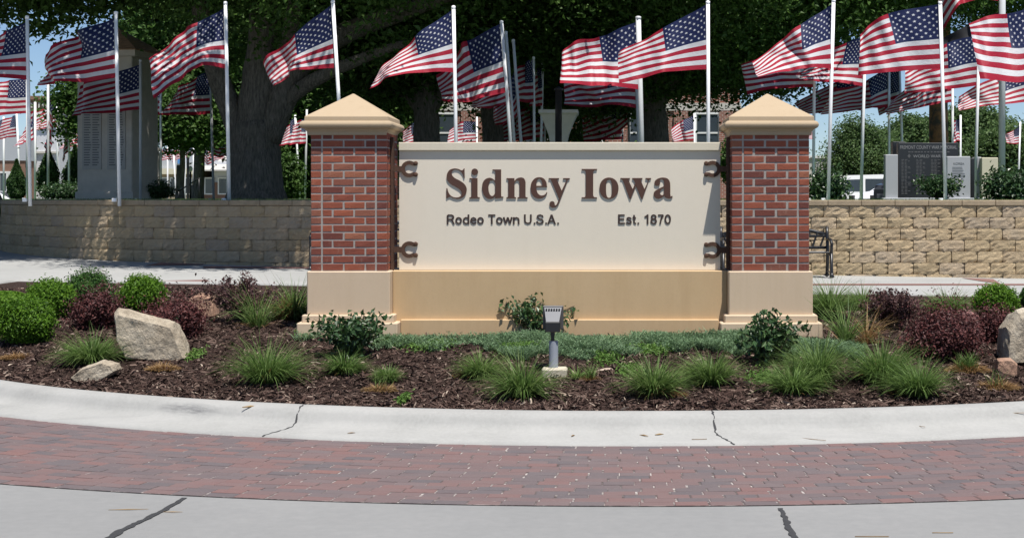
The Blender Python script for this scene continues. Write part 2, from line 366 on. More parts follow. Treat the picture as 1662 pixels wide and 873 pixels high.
    M['whitewall'] = plain('white_render_wall', (0.62, 0.63, 0.66), 0.85, var=0.08, scale=0.8)
    M['brownwall'] = plain('brown_brick_wall', (0.24, 0.14, 0.10), 0.9, var=0.25, scale=3)
    M['blue'] = plain('blue_sign', (0.10, 0.27, 0.55), 0.6)
    t = NT('courthouse_brick'); bt = t.n('TexBrick', Scale=1.0); bt.offset = 0.5
    t.set(bt, 'Color1', (0.27, 0.085, 0.055, 1)); t.set(bt, 'Color2', (0.19, 0.065, 0.045, 1)); t.set(bt, 'Mortar', (0.40, 0.33, 0.28, 1))
    t.set(bt, 'Brick Width', 0.22); t.set(bt, 'Row Height', 0.085); t.set(bt, 'Mortar Size', 0.013)
    mp = t.n('Mapping'); mp.inputs['Rotation'].default_value = (R(90), 0, 0); t.set(mp, 'Vector', t.pos()); t.set(bt, 'Vector', mp.outputs[0])
    M['chbrick'] = t.bsdf(bt.outputs[0], 0.9)
    # flag cloth: stripes, canton and stars from the cloth's own coordinates
    t = NT('flag_cloth'); uv = t.n('UVMap'); sp = t.n('SeparateXYZ'); t.set(sp, 0, uv.outputs[0]); u, v = sp.outputs[0], sp.outputs[1]
    stripe = t.math('MODULO', t.math('FLOOR', t.math('MULTIPLY', v, 13.0)), 2.0)        # 0 = red
    k = t.mix(stripe, (0.36, 0.016, 0.038), (0.64, 0.64, 0.665))
    canton = t.math('MULTIPLY', t.math('LESS_THAN', u, 0.40), t.math('GREATER_THAN', v, 6.0 / 13.0))
    a = t.math('MULTIPLY', t.math('DIVIDE', u, 0.40), 12.0); b = t.math('MULTIPLY', t.math('DIVIDE', t.math('SUBTRACT', v, 6.0/13.0), 7.0/13.0), 10.0)
    ai = t.math('ROUND', a); bi = t.math('ROUND', b)
    even = t.math('LESS_THAN', t.math('ABSOLUTE', t.math('MODULO', t.math('ADD', ai, bi), 2.0)), 0.5)
    da = t.math('MULTIPLY', t.math('SUBTRACT', a, ai), 0.0555); db = t.math('MULTIPLY', t.math('SUBTRACT', b, bi), 0.0538)
    rr = t.math('SQRT', t.math('ADD', t.math('MULTIPLY', da, da), t.math('MULTIPLY', db, db)))
    th = t.math('ARCTAN2', da, db); sect = t.math('ABSOLUTE', t.math('SUBTRACT', t.math('MODULO', t.math('ADD', th, 2*math.pi + math.pi/5), 2*math.pi/5), math.pi/5))
    # five-pointed star edge: line from the tip (radius r0) to the notch (0.42 r0)
    r0 = 0.0235; tip = (r0, 0); nt = (0.42*r0*math.cos(math.pi/5), 0.42*r0*math.sin(math.pi/5))
    nx, ny = -(nt[1]-tip[1]), (nt[0]-tip[0])
    if nx*tip[0] + ny*tip[1] < 0: nx, ny = -nx, -ny
    d0 = nx*tip[0] + ny*tip[1]
    dot = t.math('MULTIPLY', rr, t.math('ADD', t.math('MULTIPLY', t.math('COSINE', sect), nx), t.math('MULTIPLY', t.math('SINE', sect), ny)))
    instar = t.math('LESS_THAN', dot, d0)
    inr = t.math('MULTIPLY', t.math('MULTIPLY', t.math('GREATER_THAN', ai, 0.5), t.math('LESS_THAN', ai, 11.5)), t.math('MULTIPLY', t.math('GREATER_THAN', bi, 0.5), t.math('LESS_THAN', bi, 9.5)))
    star = t.math('MULTIPLY', t.math('MULTIPLY', instar, even), inr)
    blue = t.mix(star, (0.013, 0.021, 0.080), (0.66, 0.66, 0.69))
    k = t.mix(canton, k, blue)
    cr = t.noise(14, 3, 0.6, t.pos())
    M['flag'] = t.bsdf(k, 0.6, t.bump(cr, 0.35, 0.03), 0, 0.25, 0.30)
    M['blackflag'] = plain('black_flag_cloth', (0.012, 0.012, 0.014), 0.7)
mats()
# ------------------------------------------------------------------ terrain
IC = (0.15, 18.4); R_BACK, R_FOOT, R_OUT = 8.0, 8.57, 10.47; BACK_Y = 19.9
def terrain(X, Y):
    return sstep(11.5, 20.5, Y) * (0.27 - 0.0161 * np.clip(X, -14, 12))
def bed_z(X, Y):
    X = np.asarray(X, float); Y = np.asarray(Y, float)
    d = np.minimum(R_BACK - np.hypot(X - IC[0], Y - IC[1]), (BACK_Y - Y) * 1.5)
    m = 0.215 * sstep(0.0, 2.7, d) * np.exp(-((Y - 13.8) / 4.0) ** 2)
    lump = 0.012 * (np.sin(X * 3.1 + Y * 1.7) + np.sin(X * 1.3 - Y * 2.9 + 1.0)) + 0.008 * np.sin(X * 7.3 + 2) * np.sin(Y * 6.1)
    return terrain(X, Y) + 0.125 + m + lump * sstep(0, 0.6, d)
def on_bed(px, py):                                # where the ray of a photo pixel meets the planting bed
    Y = 10.0
    while Y < 20.0:
        p = at(px, py, Y)
        if p.z <= float(bed_z(p.x, Y)): break
        Y += 0.01
    return Vector((p.x, Y, float(bed_z(p.x, Y))))
def on_plaza(px, py):
    Y = 12.0
    while Y < 40.0:
        p = at(px, py, Y)
        if p.z <= float(terrain(p.x, Y)): break
        Y += 0.02
    return Vector((p.x, Y, float(terrain(p.x, Y))))

def grid_mesh(name, xs, ys, zf, mat, smooth=True):
    X, Y = np.meshgrid(xs, ys); Z = zf(X, Y); V = np.stack([X, Y, Z], -1).reshape(-1, 3)
    nx, ny = len(xs), len(ys); i = np.arange(nx*ny).reshape(ny, nx)
    Fc = np.stack([i[:-1, :-1], i[:-1, 1:], i[1:, 1:], i[1:, :-1]], -1).reshape(-1, 4)
    return np_mesh(name, V, Fc, mat, smooth)

# the wide ground to the horizon, the street, the lawn terrace
g = MB(); S = 3500
g.add([(-S, -S, -0.4), (S, -S, -0.4), (S, S, -0.4), (-S, S, -0.4)], [(0, 1, 2, 3)])
g.add([(-S, 57, 0.85), (S, 57, 0.85), (S, S, 0.85), (-S, S, 0.85)], [(0, 1, 2, 3)])
tag(g.build('ground', M['ground']), kind='structure')
tag(link('road', grid_mesh('road', np.linspace(-26, 26, 70), np.concatenate([np.linspace(-12, 11, 12), np.linspace(11.4, 22, 54)]), terrain, M['road'])), kind='structure')
tag(link('sidewalk', grid_mesh('sidewalk', np.linspace(-26, 26, 60), np.linspace(21.9, 34, 26), lambda x, y: terrain(x, y) + 0.006, M['plaza'])), kind='structure')

# wall line: straight on the right, curving away on the left
def wall_path(s):                                   # s = metres to the left of X = 12; returns (x, y, heading)
    L = 16.8
    if s <= L: return 12.0 - s, 27.4, 0.0
    a = (s - L) / 9.0
    return -4.8 - 9.0 * math.sin(a), 36.4 - 9.0 * math.cos(a), -a
WALL_LEN = 16.8 + 9.0 * R(80)
pts = [wall_path(s) for s in np.linspace(-14, WALL_LEN, 70)]
g = MB(); n = len(pts)
front = [(x - 0.25*math.sin(a), y + 0.25*math.cos(a), 1.525) for x, y, a in pts]
backp = [(x if x > -4.8 else -4.8 + (x + 4.8) * 3.0, 56.5, 1.56) for x, y, a in pts]
g.add(front + backp, [(k + 1, k, n + k, n + k + 1) for k in range(n - 1)])
g.add([(x, y + 0.01, z) for x, y, z in backp] + [(x, y + 3.5, 0.84) for x, y, z in backp], [(k + 1, k, n + k, n + k + 1) for k in range(n - 1)])
# the terrace goes on to the left beyond the curve
e = front[-1]
g.add([(-60, e[1], 1.52), (e[0], e[1], 1.52), backp[-1], (-60, 56.5, 1.56)], [(0, 1, 2, 3)])
tag(g.build('lawn', M['lawn']), kind='structure')

def lawn_grass():
    N = 15000; s = rng.uniform(-2, WALL_LEN - 2, N); d = 0.3 + rng.random(N) ** 2 * 2.4
    P = np.array([wall_path(q) for q in s]); x = P[:, 0] - d*np.sin(P[:, 2]); y = P[:, 1] + d*np.cos(P[:, 2])
    h = rng.uniform(0.03, 0.075, N); a = rng.uniform(0, 6.28, N); w = 0.005
    base = np.stack([x, y, np.full(N, 1.525)], -1); dr = np.stack([np.cos(a), np.sin(a), 0*a], -1); ln = rng.normal(0, 0.025, (N, 2))
    V = np.stack([base - dr*w, base + dr*w, base + np.stack([ln[:, 0], ln[:, 1], h], -1)], 1).reshape(-1, 3)
    tag(link('lawn_grass', np_mesh('lawn_grass', V, np.arange(3*N).reshape(-1, 3), M['grassblade'])), 'short mown grass along the top of the retaining wall', 'grass', kind='stuff')
lawn_grass()

# brick patches and bands in the sidewalk
def ground_patch(name, quad, mat, dz):
    q = [on_plaza(*p) for p in quad]; m = MB(); n = 10
    rows = []
    for i in range(n + 1):
        a = q[0].lerp(q[1], i/n); b = q[3].lerp(q[2], i/n)
        for k in range(7):
            p = a.lerp(b, k/6); rows.append((p.x, p.y, float(terrain(p.x, p.y)) + dz))
    m.add(rows, [(i*7+k, (i+1)*7+k, (i+1)*7+k+1, i*7+k+1) for i in range(n) for k in range(6)])
    o = m.build(name, mat); 
    o.data.update(); tag(o, kind='structure'); return o
ground_patch('brick_crossing', [(150, 497), (520, 497), (520, 466), (172, 464)], M['brickstrip'], 0.010)
ground_patch('brick_crossing', [(172, 464), (350, 463), (335, 455), (205, 458)], M['brickstrip'], 0.011)
ground_patch('brick_band', [(1300, 464), (1700, 464), (1700, 461.5), (1300, 461.5)], M['brickstrip'], 0.012)
ground_patch('brick_band', [(1590, 457), (1625, 462), (1612, 454), (1560, 452)], M['brickstrip'], 0.013)
ground_patch('brick_band', [(235, 432), (330, 431), (330, 427), (262, 427)], M['brickstrip'], 0.014)
ground_patch('brick_band', [(330, 436), (520, 437), (520, 434.5), (330, 433)], M['brickstrip'], 0.012)

# ------------------------------------------------------------------ island: kerb, brick ring, mulch bed
def island_outline(r, n=150):
    """closed D-shaped outline at radius r (front arc) with a straight back"""
    by = BACK_Y + (r - R_BACK); a0 = math.asin((by - IC[1]) / r); out = []
    for k in range(n + 1):
        a = math.pi - a0 + (math.pi + 2*a0) * k / n
        out.append((IC[0] + r*math.cos(a), IC[1] + r*math.sin(a)))
    xr, xl = out[-1][0], out[0][0]
    for k in range(1, 20): out.append((xr + (xl - xr)*k/20, by))
    return out
prof = [(7.97, 0.06), (7.985, 0.145), (8.01, 0.155), (8.06, 0.157), (8.11, 0.152), (8.145, 0.140), (8.17, 0.118), (8.19, 0.088), (8.215, 0.062), (8.26, 0.042), (8.42, 0.022), (8.565, 0.008), (8.57, -0.12)]
m = MB(); rings = []
for r, z in prof:
    rings.append([(x, y, z + float(terrain(x, y))) for x, y in island_outline(r)])
n = len(rings[0]); vs = [p for r_ in rings for p in r_]
m.add(vs, [(i*n+k, (i+1)*n+k, (i+1)*n+(k+1) % n, i*n+(k+1) % n) for i in range(len(prof)-1) for k in range(n)])
kerb = tag(m.build('kerb', M['kerb'], smooth=True), kind='structure')
def kerb_z(r): return float(np.interp(r, [p[0] for p in prof], [p[1] for p in prof]))
def kerb_joint(px, py, wig):                         # a crack across the kerb, following its profile
    Y = F*1.45/(py-CY); X = (px-CX)*Y/F; a = math.atan2(Y-IC[1], X-IC[0]); m = MB(); L = []; Rr = []
    rs = np.linspace(8.0, 8.56, 26)
    for i, r in enumerate(rs):
        da = wig(i/25) / 8.3 + 0.0006*math.sin(i*2.1); w = 0.0055*(1 + 0.5*math.sin(i*1.3+2)) / 8.3
        for s_, lst in ((-1, L), (1, Rr)):
            b = a + da + s_*w; x, y = IC[0]+r*math.cos(b), IC[1]+r*math.sin(b); lst.append((x, y, kerb_z(r)+float(terrain(x, y))+0.0025))
    m.add(L + Rr, [(i, i+1, 26+i+1, 26+i) for i in range(25)])
    return m.build('expansion_joint', M['tar'], kerb)
kerb_joint(497, 656.6, lambda t: 0.09*t - 0.12 * sstep(0.45, 1.0, t)); kerb_joint(1155, 667.6, lambda t: -0.01*t + 0.08 * sstep(0.45, 1.0, t))

# paving bricks around the kerb
ring_n = 20; dr = (R_OUT - R_FOOT - 0.01) / ring_n; A0, A1 = R(180), R(360)
base = MB(); K = 120
def rp(r, a, z): 
    x, y = IC[0]+r*math.cos(a), IC[1]+r*math.sin(a); return (x, y, z + float(terrain(x, y)))
vs = []
for j, r in enumerate((R_FOOT - 0.02, (R_FOOT+R_OUT)/2, R_OUT)):
    vs += [rp(r, A0 + (A1-A0)*k/K, 0.0045) for k in range(K+1)]
base.add(vs, [(j*(K+1)+k, j*(K+1)+k+1, (j+1)*(K+1)+k+1, (j+1)*(K+1)+k) for j in range(2) for k in range(K)])
for f_i, f in enumerate(base.f): base.f[f_i] = f[::-1]
pav = tag(base.build('brick_pavement', M['sand']), kind='structure')
def paver_piece(m, r0, r1, a0, a1, z, tl):
    g = 0.0042
    r0 += g; r1 -= g; rm = (r0+r1)/2; a0 += g/rm; a1 -= g/rm; b = 0.005
    lo = [(r0, a0), (r1, a0), (r1, a1), (r0, a1)]; hi = [(r0+b, a0+b/rm), (r1-b, a0+b/rm), (r1-b, a1-b/rm), (r0+b, a1-b/rm)]
    vs = [Vector(rp(r, a, -0.02)) for r, a in lo] + [Vector(rp(r, a, z-0.003)) for r, a in lo] + [Vector(rp(r, a, z + tl*(1 if k in (0, 1) else -1))) for k, (r, a) in enumerate(hi)]
    q = [(8, 9, 10, 11)] + [(4+k, 4+(k+1) % 4, 8+(k+1) % 4, 8+k) for k in range(4)] + [(k, (k+1) % 4, 4+(k+1) % 4, 4+k) for k in range(4)]
    return m.add(vs, q)
stuff = MB(); cand = []
for j in range(ring_n):
    r0 = R_FOOT + 0.008 + j*dr; r1 = r0 + dr; nb = int((A1-A0) * (r0+r1)/2 / 0.18); off = (j % 2)*0.5 + random.uniform(-0.12, 0.12)
    for k in range(-1, nb + 1):
        a0 = A0 + (A1-A0)*(k+off+random.uniform(-0.025, 0.025))/nb; a1 = A0 + (A1-A0)*(k+1+off)/nb
        if a0 < A0 or a1 > A1: continue
        z = 0.0085 + random.uniform(-0.0016, 0.0016); tl = random.uniform(-0.0012, 0.0012)
        p = rp((r0+r1)/2, (a0+a1)/2, 0); px = CX + F*p[0]/p[1]; py = CY + F*EYE/p[1]
        cand.append((p[1] if -20 < px < 1682 and py < 873 else 1e6, r0, r1, a0, a1, z, tl))
cand.sort()
for i, (d, *c) in enumerate(cand):
    if i < 300 and d < 1e6:
        m = MB(); ctr = Vector(rp((c[0]+c[1])/2, (c[2]+c[3])/2, 0)); paver_piece(m, *c)
        m.v = [tuple(Vector(v) - ctr) for v in m.v]; m.build('paving_brick', M['paver'], pav, loc=ctr)
    else: paver_piece(stuff, *c)
tag(stuff.build('paving_bricks', M['paver'], pav), kind='stuff')

# tar-filled cracks in the concrete street
def road_crack(name, pts, w0, w1):
    m = MB(); L = []; Rr = []; P = []
    for (x, y) in pts:
        Y = F*EYE/(y-CY); P.append(Vector(((x-CX)*Y/F, Y, 0)))
    Q = []
    for a, b in zip(P, P[1:]):
        for k in range(8): Q.append(a.lerp(b, k/8))
    Q.append(P[-1])
    for i, p in enumerate(Q):
        d = (Q[min(i+1, len(Q)-1)] - Q[max(i-1, 0)]).normalized(); nrm = Vector((-d.y, d.x, 0)); t = i/(len(Q)-1)
        w = (w0 + (w1-w0)*t) * (0.75 + 0.5*random.random()); j = random.uniform(-0.006, 0.006)
        L.append(p + nrm*(w + j) + Vector((0, 0, 0.004))); Rr.append(p - nrm*(w - j) + Vector((0, 0, 0.004)))
    n = len(Q); m.add(L + Rr, [(i, n+i, n+i+1, i+1) for i in range(n-1)])
    return tag(m.build(name, M['tar']), kind='structure')
road_crack('sealed_crack', [(300, 808), (262, 830), (225, 848), (195, 862), (160, 885)], 0.013, 0.023)
road_crack('sealed_crack', [(1267, 825), (1273, 838), (1279, 855), (1290, 873), (1297, 890)], 0.012, 0.02)

# bits of twig and leaf lying on the kerb
m = MB(); kr = random.Random(4)
for (x, y, L, a, w) in ((406, 689, 0.055, 0.4, 0.008), (1650, 690, 0.10, 0.15, 0.004), (1320, 714, 0.09, -0.6, 0.003), (1070, 711, 0.03, 0.3, 0.006), (1045, 712, 0.035, 2.5, 0.005), (1135, 715, 0.05, 0.1, 0.003), (570, 706, 0.025, 0.2, 0.004), (1494, 700, 0.04, -0.9, 0.003), (1530, 860, 0.05, 0.0, 0.004), (1415, 866, 0.08, 0.0, 0.004), (208, 823, 0.10, 0.05, 0.003), (280, 827, 0.05, -0.1, 0.003), (930, 712, 0.02, 1, 0.005)):
    Yd = F*1.585/(y-CY); Xd = (x-CX)*Yd/F; rr_ = math.hypot(Xd-IC[0], Yd-IC[1]); zd = (kerb_z(rr_) if rr_ < 8.57 else 0.0) + float(terrain(Xd, Yd)) + 0.004
    d = Vector((math.cos(a), math.sin(a), 0)); p = Vector((Xd, Yd, zd)); m.tube([p - d*L, p + Vector((0, 0, w*0.6)), p + d*L + Vector((0, 0.01, 0))], [w*0.4, w, w*0.3], 5) if w > 0.0045 or x < 1000 else m.tube([p - d*L, p + d*L], 0.0022, 4)
tag(m.build('leaf_litter', M['straw'], smooth=True), 'scattered twigs and dead leaves on the kerb and street', 'leaf litter', kind='stuff')

# the planting bed
ol = island_outline(R_BACK + 0.005, 150); m = MB(); rows = 44; vs = []
c0 = (IC[0], 16.0)
for i in range(rows + 1):
    t = 1 - i/rows
    for (x, y) in ol:
        X, Y = c0[0] + (x-c0[0])*t, c0[1] + (y-c0[1])*t; vs.append((X, Y, float(bed_z(X, Y))))
n = len(ol)
m.add(vs, [(i*n+k, i*n+(k+1) % n, (i+1)*n+(k+1) % n, (i+1)*n+k) for i in range(rows) for k in range(n)])
tag(m.build('mulch_bed', M['mulch'], smooth=True), kind='structure')

def mulch_chips():
    N = 110000; X = rng.uniform(-8, 6.5, N*3); Y = 10.3 + rng.random(N*3)**1.5 * 8.6
    ok = (np.hypot(X-IC[0], Y-IC[1]) < R_BACK - 0.01) & (np.abs(X - 0.0) < 0.42*Y + 0.3); X, Y = X[ok][:N], Y[ok][:N]; N = len(X)
    Z = bed_z(X, Y) + rng.uniform(0.0, 0.014, N); a = rng.uniform(0, 6.28, N); L = rng.gamma(2.6, 0.0062, N) + 0.006; W = 0.0016 + L * rng.uniform(0.05, 0.2, N)
    tl = rng.normal(0, 0.38, N); tw = rng.normal(0, 0.75, N)
    d = np.stack([np.cos(a)*np.cos(tl), np.sin(a)*np.cos(tl), np.sin(tl)], -1); s = np.stack([-np.sin(a)*np.cos(tw), np.cos(a)*np.cos(tw), np.sin(tw)], -1)
    c = np.stack([X, Y, Z], -1); L = L[:, None]; W = W[:, None]; up = np.array([0, 0, 0.006])
    V = np.stack([c - d*L - s*W, c - d*L + s*W*0.6, c + d*L*0.1 + s*W + up, c + d*L + s*W*0.3, c + d*L - s*W*0.7, c - s*W + up], 1).reshape(-1, 3)
    Fc = np.concatenate([np.array([0, 5, 2, 1]) + 6*np.arange(N)[:, None], np.array([5, 4, 3, 2]) + 6*np.arange(N)[:, None]])
    tag(link('mulch_chips', np_mesh('mulch_chips', V, Fc, M['chip'])), 'shredded dark brown bark mulch covering the bed', 'mulch', kind='stuff')
mulch_chips()

# ------------------------------------------------------------------ retaining wall
wall_root = tag(empty('retaining_wall', (0, 27.4, 0)), 'tan split-face block retaining wall holding up the lawn, behind the sign', 'retaining wall')
def block_variant(seed, L=0.447, H=0.197, D=0.26):
    r = random.Random(seed); m = MB(); nx, nz = 7, 5; vs = []
    for j in range(nz):
        for i in range(nx):
            u, v = i/(nx-1), j/(nz-1); ex = i in (0, nx-1); ez = j in (0, nz-1)
            dep = 0.0
            if i == 0: dep += r.uniform(0.010, 0.03)
            if i == nx-1: dep += r.uniform(0.010, 0.05)
            if ez: dep += r.uniform(0.0, 0.014)
            if not ex: dep += r.uniform(-0.009, 0.009)
            uu = u if ex else u + r.uniform(-0.04, 0.04)
            vs.append(((uu-0.5)*L, dep, (v)*H))
    fs = [(j*nx+i, j*nx+i+1, (j+1)*nx+i+1, (j+1)*nx+i) for j in range(nz-1) for i in range(nx-1)]
    b = len(vs); vs += [(-L/2, D, 0), (L/2, D, 0), (L/2, D, H), (-L/2, D, H)]
    fs += [tuple([b] + [j*nx for j in range(nz)] + [b+3]), tuple([b+2] + [j*nx+nx-1 for j in range(nz)][::-1] + [b+1])]
    fs += [tuple([b, b+1] + [i for i in range(nx)][::-1]), tuple([b+3] + [(nz-1)*nx+i for i in range(nx)] + [b+2])]
    return m.add(vs, fs)
bvar = [block_variant(k).mesh('block', M['block'], False) for k in range(9)]
hidden = MB(); Hc = 0.203; TOPZ = 1.456
blocks = []
for c in range(7):
    s = -1.2 + (c % 2)*0.2285; z = TOPZ - (c+1)*Hc
    while s < WALL_LEN - 0.3:
        x, y, a = wall_path(s); px = CX + F*x/y
        blocks.append((x + (-0.008*c)*math.sin(-a), y - 0.010*c*math.cos(a), z, a, px, c)); s += 0.457
for (x, y, z, a, px, c) in blocks:
    vis = (-25 < px < 492) or (1312 < px < 1690)
    if vis and c < 7:
        link('block', random.choice(bvar), wall_root, (x, y - 27.4, z), (0, 0, a))
    else:
        tmp = block_variant(random.randrange(9)); Mx = Matrix.Translation((x, y - 27.4, z)) @ Matrix.Rotation(a, 4, 'Z')
        hidden.add([Mx @ Vector(v) for v in tmp.v], tmp.f)
tag(hidden.build('blocks', M['block'], wall_root), kind='stuff')
s = -1.2
while s < WALL_LEN - 0.3:
    L = 0.60; x, y, a = wall_path(s); m = MB(); m.bbox((-L/2+0.003, -0.015, 0), (L/2-0.003, 0.31, 0.1), 0.012)
    m.build('cap_block', M['wallcap'], wall_root, loc=(x, y - 27.4, TOPZ + 0.001), rot=(0, 0, a)); s += L
m = MB(); q = [wall_path(s) for s in np.linspace(-1.3, WALL_LEN, 60)]; n = len(q)
m.add([(x - 0.14*math.sin(a), y - 27.4 + 0.14*math.cos(a), 0) for x, y, a in q] + [(x - 0.14*math.sin(a), y - 27.4 + 0.14*math.cos(a), 1.45) for x, y, a in q], [(k+1, k, n+k, n+k+1) for k in range(n-1)])
m.build('backing', M['blockgap'], wall_root)

# ------------------------------------------------------------------ the town sign
Y0 = 13.5
sign = tag(empty('town_sign', (-0.44, Y0 + 0.3, 0.3)), 'cream town sign panel with brown letters between two red brick pillars', 'sign')
def sgn(o):                                           # keep world coordinates while parenting to the sign
    o.location = Vector(o.location) - Vector(sign.location); o.parent = sign; return o
ZB, ZT = 0.953, 2.176
def brick_mesh(L, D, H, seed):
    r = random.Random(seed); m = MB(); j = lambda a: r.uniform(-a, a); b = 0.005
    lo = [(-L/2, 0.008, 0), (L/2, 0.008, 0), (L/2, 0.008, H), (-L/2, 0.008, H)]
    q = lambda x, z: (x + j(0.002), j(0.0015), z + j(0.0015))
    vs = lo + [q(-L/2+b, b), q(L/2-b, b), q(L/2-b, H-b), q(-L/2+b, H-b)] + [(-L/2, D, 0), (L/2, D, 0), (L/2, D, H), (-L/2, D, H)]
    vs += [(-L/2+b*2.2, 0.003, H), (L/2-b*2.2, 0.003, H)]
    fs = [(4, 5, 6, 7), (0, 1, 5, 4), (1, 2, 6, 5), (2, 3, 7, 6), (3, 0, 4, 7), (0, 3, 11, 8), (2, 1, 9, 10), (3, 2, 10, 11), (1, 0, 8, 9), (9, 8, 11, 10)]
    return m.add(vs[:12], fs)
Hb = (ZT - ZB) / 18
bm = {}
for kind, (L, D) in {'corner': (0.0935, 0.0935), 'stretcher': (0.182, 0.07), 'half': (0.084, 0.07)}.items():
    bm[kind] = [brick_mesh(L, D, Hb - 0.0088, 50 + k).mesh('brick', M['brick']) for k in range(5)]
def pillar(x0, x1, inner, cap_dx):
    W = x1 - x0; cx = (x0+x1)/2; cy = Y0 + W/2
    core = MB(); core.box((x0+0.0035, Y0+0.0035, ZB-0.3), (x1-0.0035, Y0+W-0.0035, ZT+0.01))
    pil = sgn(core.build('pillar', M['mortar'], loc=(0, 0, 0)))
    rest = MB(); sc = (W - 2*0.1) / 0.485
    faces = [('front', Vector((x0, Y0, 0)), 0.0), ('right', Vector((x1, Y0, 0)), R(90)), ('back', Vector((x1, Y0+W, 0)), R(180)), ('left', Vector((x0, Y0+W, 0)), R(270))]
    for c in range(18):
        z = ZB + 0.006 + c*Hb
        for name, o, a in faces:
            dx = Vector((math.cos(a), math.sin(a), 0)); vis = name in ('front', inner)
            items = [('corner', 0.0472)] if name in ('front', 'back') else []
            if name in ('front', 'back'): items.append(('corner', W - 0.0472))
            span = W - 0.208
            st = (['half', 'stretcher', 'stretcher'] if (c + (name in ('left', 'right'))) % 2 else ['stretcher', 'stretcher', 'half'])
            x = 0.104
            gap = (span - 0.182*2 - 0.084) / 2
            for k in st:
                L = 0.182 if k == 'stretcher' else 0.084; items.append((k, x + L/2)); x += L + gap
            for k, t in items:
                p = o + dx*t; p.z = z
                if vis or k == 'corner' and name == 'front':
                    b = link('brick', random.choice(bm[k]), pil, p, (0, 0, a))
                    b.scale.x = random.uniform(0.985, 1.0)
                else:
                    src = random.choice(bm[k]); Mx = Matrix.Translation(p) @ Matrix.Rotation(a, 4, 'Z')
                    rest.add([Mx @ v.co for v in src.vertices], [tuple(q.vertices) for q in src.polygons])
    tag(rest.build('bricks', M['brick'], pil), kind='stuff')
    b = MB(); h = 0.028
    b.bbox((x0-h, Y0-h, 0.56), (x1+h, Y0+W+h, ZB), 0.008); b.build('base_block', M['base'], pil)
    b = MB(); h = 0.066; b.bbox((x0-h, Y0-h, 0.495), (x1+h, Y0+W+h, 0.571), 0.008); b.build('upper_plinth', M['base'], pil)
    b = MB(); h = 0.104; b.bbox((x0-h, Y0-h, 0.2), (x1+h, Y0+W+h, 0.504), 0.008); b.build('lower_plinth', M['base'], pil)
    # cap: cove, roll, fillet and pyramid, lofted from square rings
    ccx = cx + cap_dx; pr = [(W/2-0.02, 2.150), (W/2+0.012, 2.152), (W/2+0.014, 2.180), (W/2+0.028, 2.198)]
    for k in range(9):
        t = -math.pi/2 + math.pi*k/8; pr.append((W/2+0.032 + 0.038*math.cos(t), 2.241 + 0.036*math.sin(t)))
    pr += [(W/2+0.033, 2.279), (W/2+0.031, 2.312), (W/2+0.026, 2.318)]
    pr += [(0.006, 2.538)]
    b = MB(); vs = []
    for r, z in pr: vs += [(ccx-r, cy-r, z), (ccx+r, cy-r, z), (ccx+r, cy+r, z), (ccx-r, cy+r, z)]
    n = len(pr)
    for i in range(n-1):
        for k in range(4): b.f.append((i*4+k, i*4+(k+1) % 4, (i+1)*4+(k+1) % 4, (i+1)*4+k)); b.m.append(0)
    b.f.append(tuple((n-1)*4+k for k in range(4))); b.m.append(0); b.f.append((3, 2, 1, 0)); b.m.append(0); b.v = vs
    b.build('cap', M['cast'], pil)
    return pil
pl = pillar(-2.640, -1.966, 'right', -0.016)
pr_ = pillar(1.074, 1.758, 'left', 0.006)
# low wall under the panel
YW, YP = Y0 + 0.135, Y0 + 0.225
b = MB(); b.bbox((-1.937, YW, 0.50), (1.045, Y0+0.53, ZB-0.002), 0.007); lw = sgn(b.build('low_wall', M['wallstone']))
b = MB(); b.bbox((-1.861, YW-0.045, 0.2), (0.969, Y0+0.57, 0.520), 0.007); b.build('wall_plinth', M['wallstone'], lw)
# panel and coping
PX0, PX1 = (648-CX)*YP/F, (1169-CX)*YP/F
b = MB(); b.box((PX0, YP, ZB+0.001), (PX1, YP+0.2, 2.03)); pan = sgn(b.build('panel', M['panel']))
b = MB(); b.bbox((PX0-0.002, YP-0.026, 2.022), (PX1+0.002, YP+0.225, 2.095), 0.004); b.build('coping', M['coping'], pan)

# raised letters, drawn as outlines: c marks a corner
def GL(txt):
    out = []
    for tok in txt.split():
        c = tok.endswith('c'); x, y = tok.rstrip('c').split(','); out.append((float(x), float(y), c))
    return out
def smooth_loop(p):
    n = len(p); out = []
    for i in range(n):
        a, b = p[i], p[(i+1) % n]; z, d = p[i-1], p[(i+2) % n]
        if a[2] and b[2]: out.append((a[0], a[1])); continue
        t0 = (0.5*(b[0]-z[0]), 0.5*(b[1]-z[1])) if not a[2] else (b[0]-a[0], b[1]-a[1])
        t1 = (0.5*(d[0]-a[0]), 0.5*(d[1]-a[1])) if not b[2] else (b[0]-a[0], b[1]-a[1])
        ln = math.hypot(b[0]-a[0], b[1]-a[1])
        def lim(t):
            l = math.hypot(*t); return t if l <= ln*1.3 or l == 0 else (t[0]*ln*1.3/l, t[1]*ln*1.3/l)
        t0, t1 = lim(t0), lim(t1)
        for k in range(6):
            s = k/6; h1 = 2*s**3-3*s**2+1; h2 = s**3-2*s**2+s; h3 = -2*s**3+3*s**2; h4 = s**3-s**2
            out.append((h1*a[0]+h2*t0[0]+h3*b[0]+h4*t1[0], h1*a[1]+h2*t0[1]+h3*b[1]+h4*t1[1]))
    return out
def ell(cx, cy, rx, ry, p=2.0):
    o = []
    for k in range(20):
        a = 2*math.pi*k/20; o.append('%f,%f' % (cx + rx*math.copysign(abs(math.cos(a))**(2/p), math.cos(a)), cy + ry*math.copysign(abs(math.sin(a))**(2/p), math.sin(a))))
    return ' '.join(o)
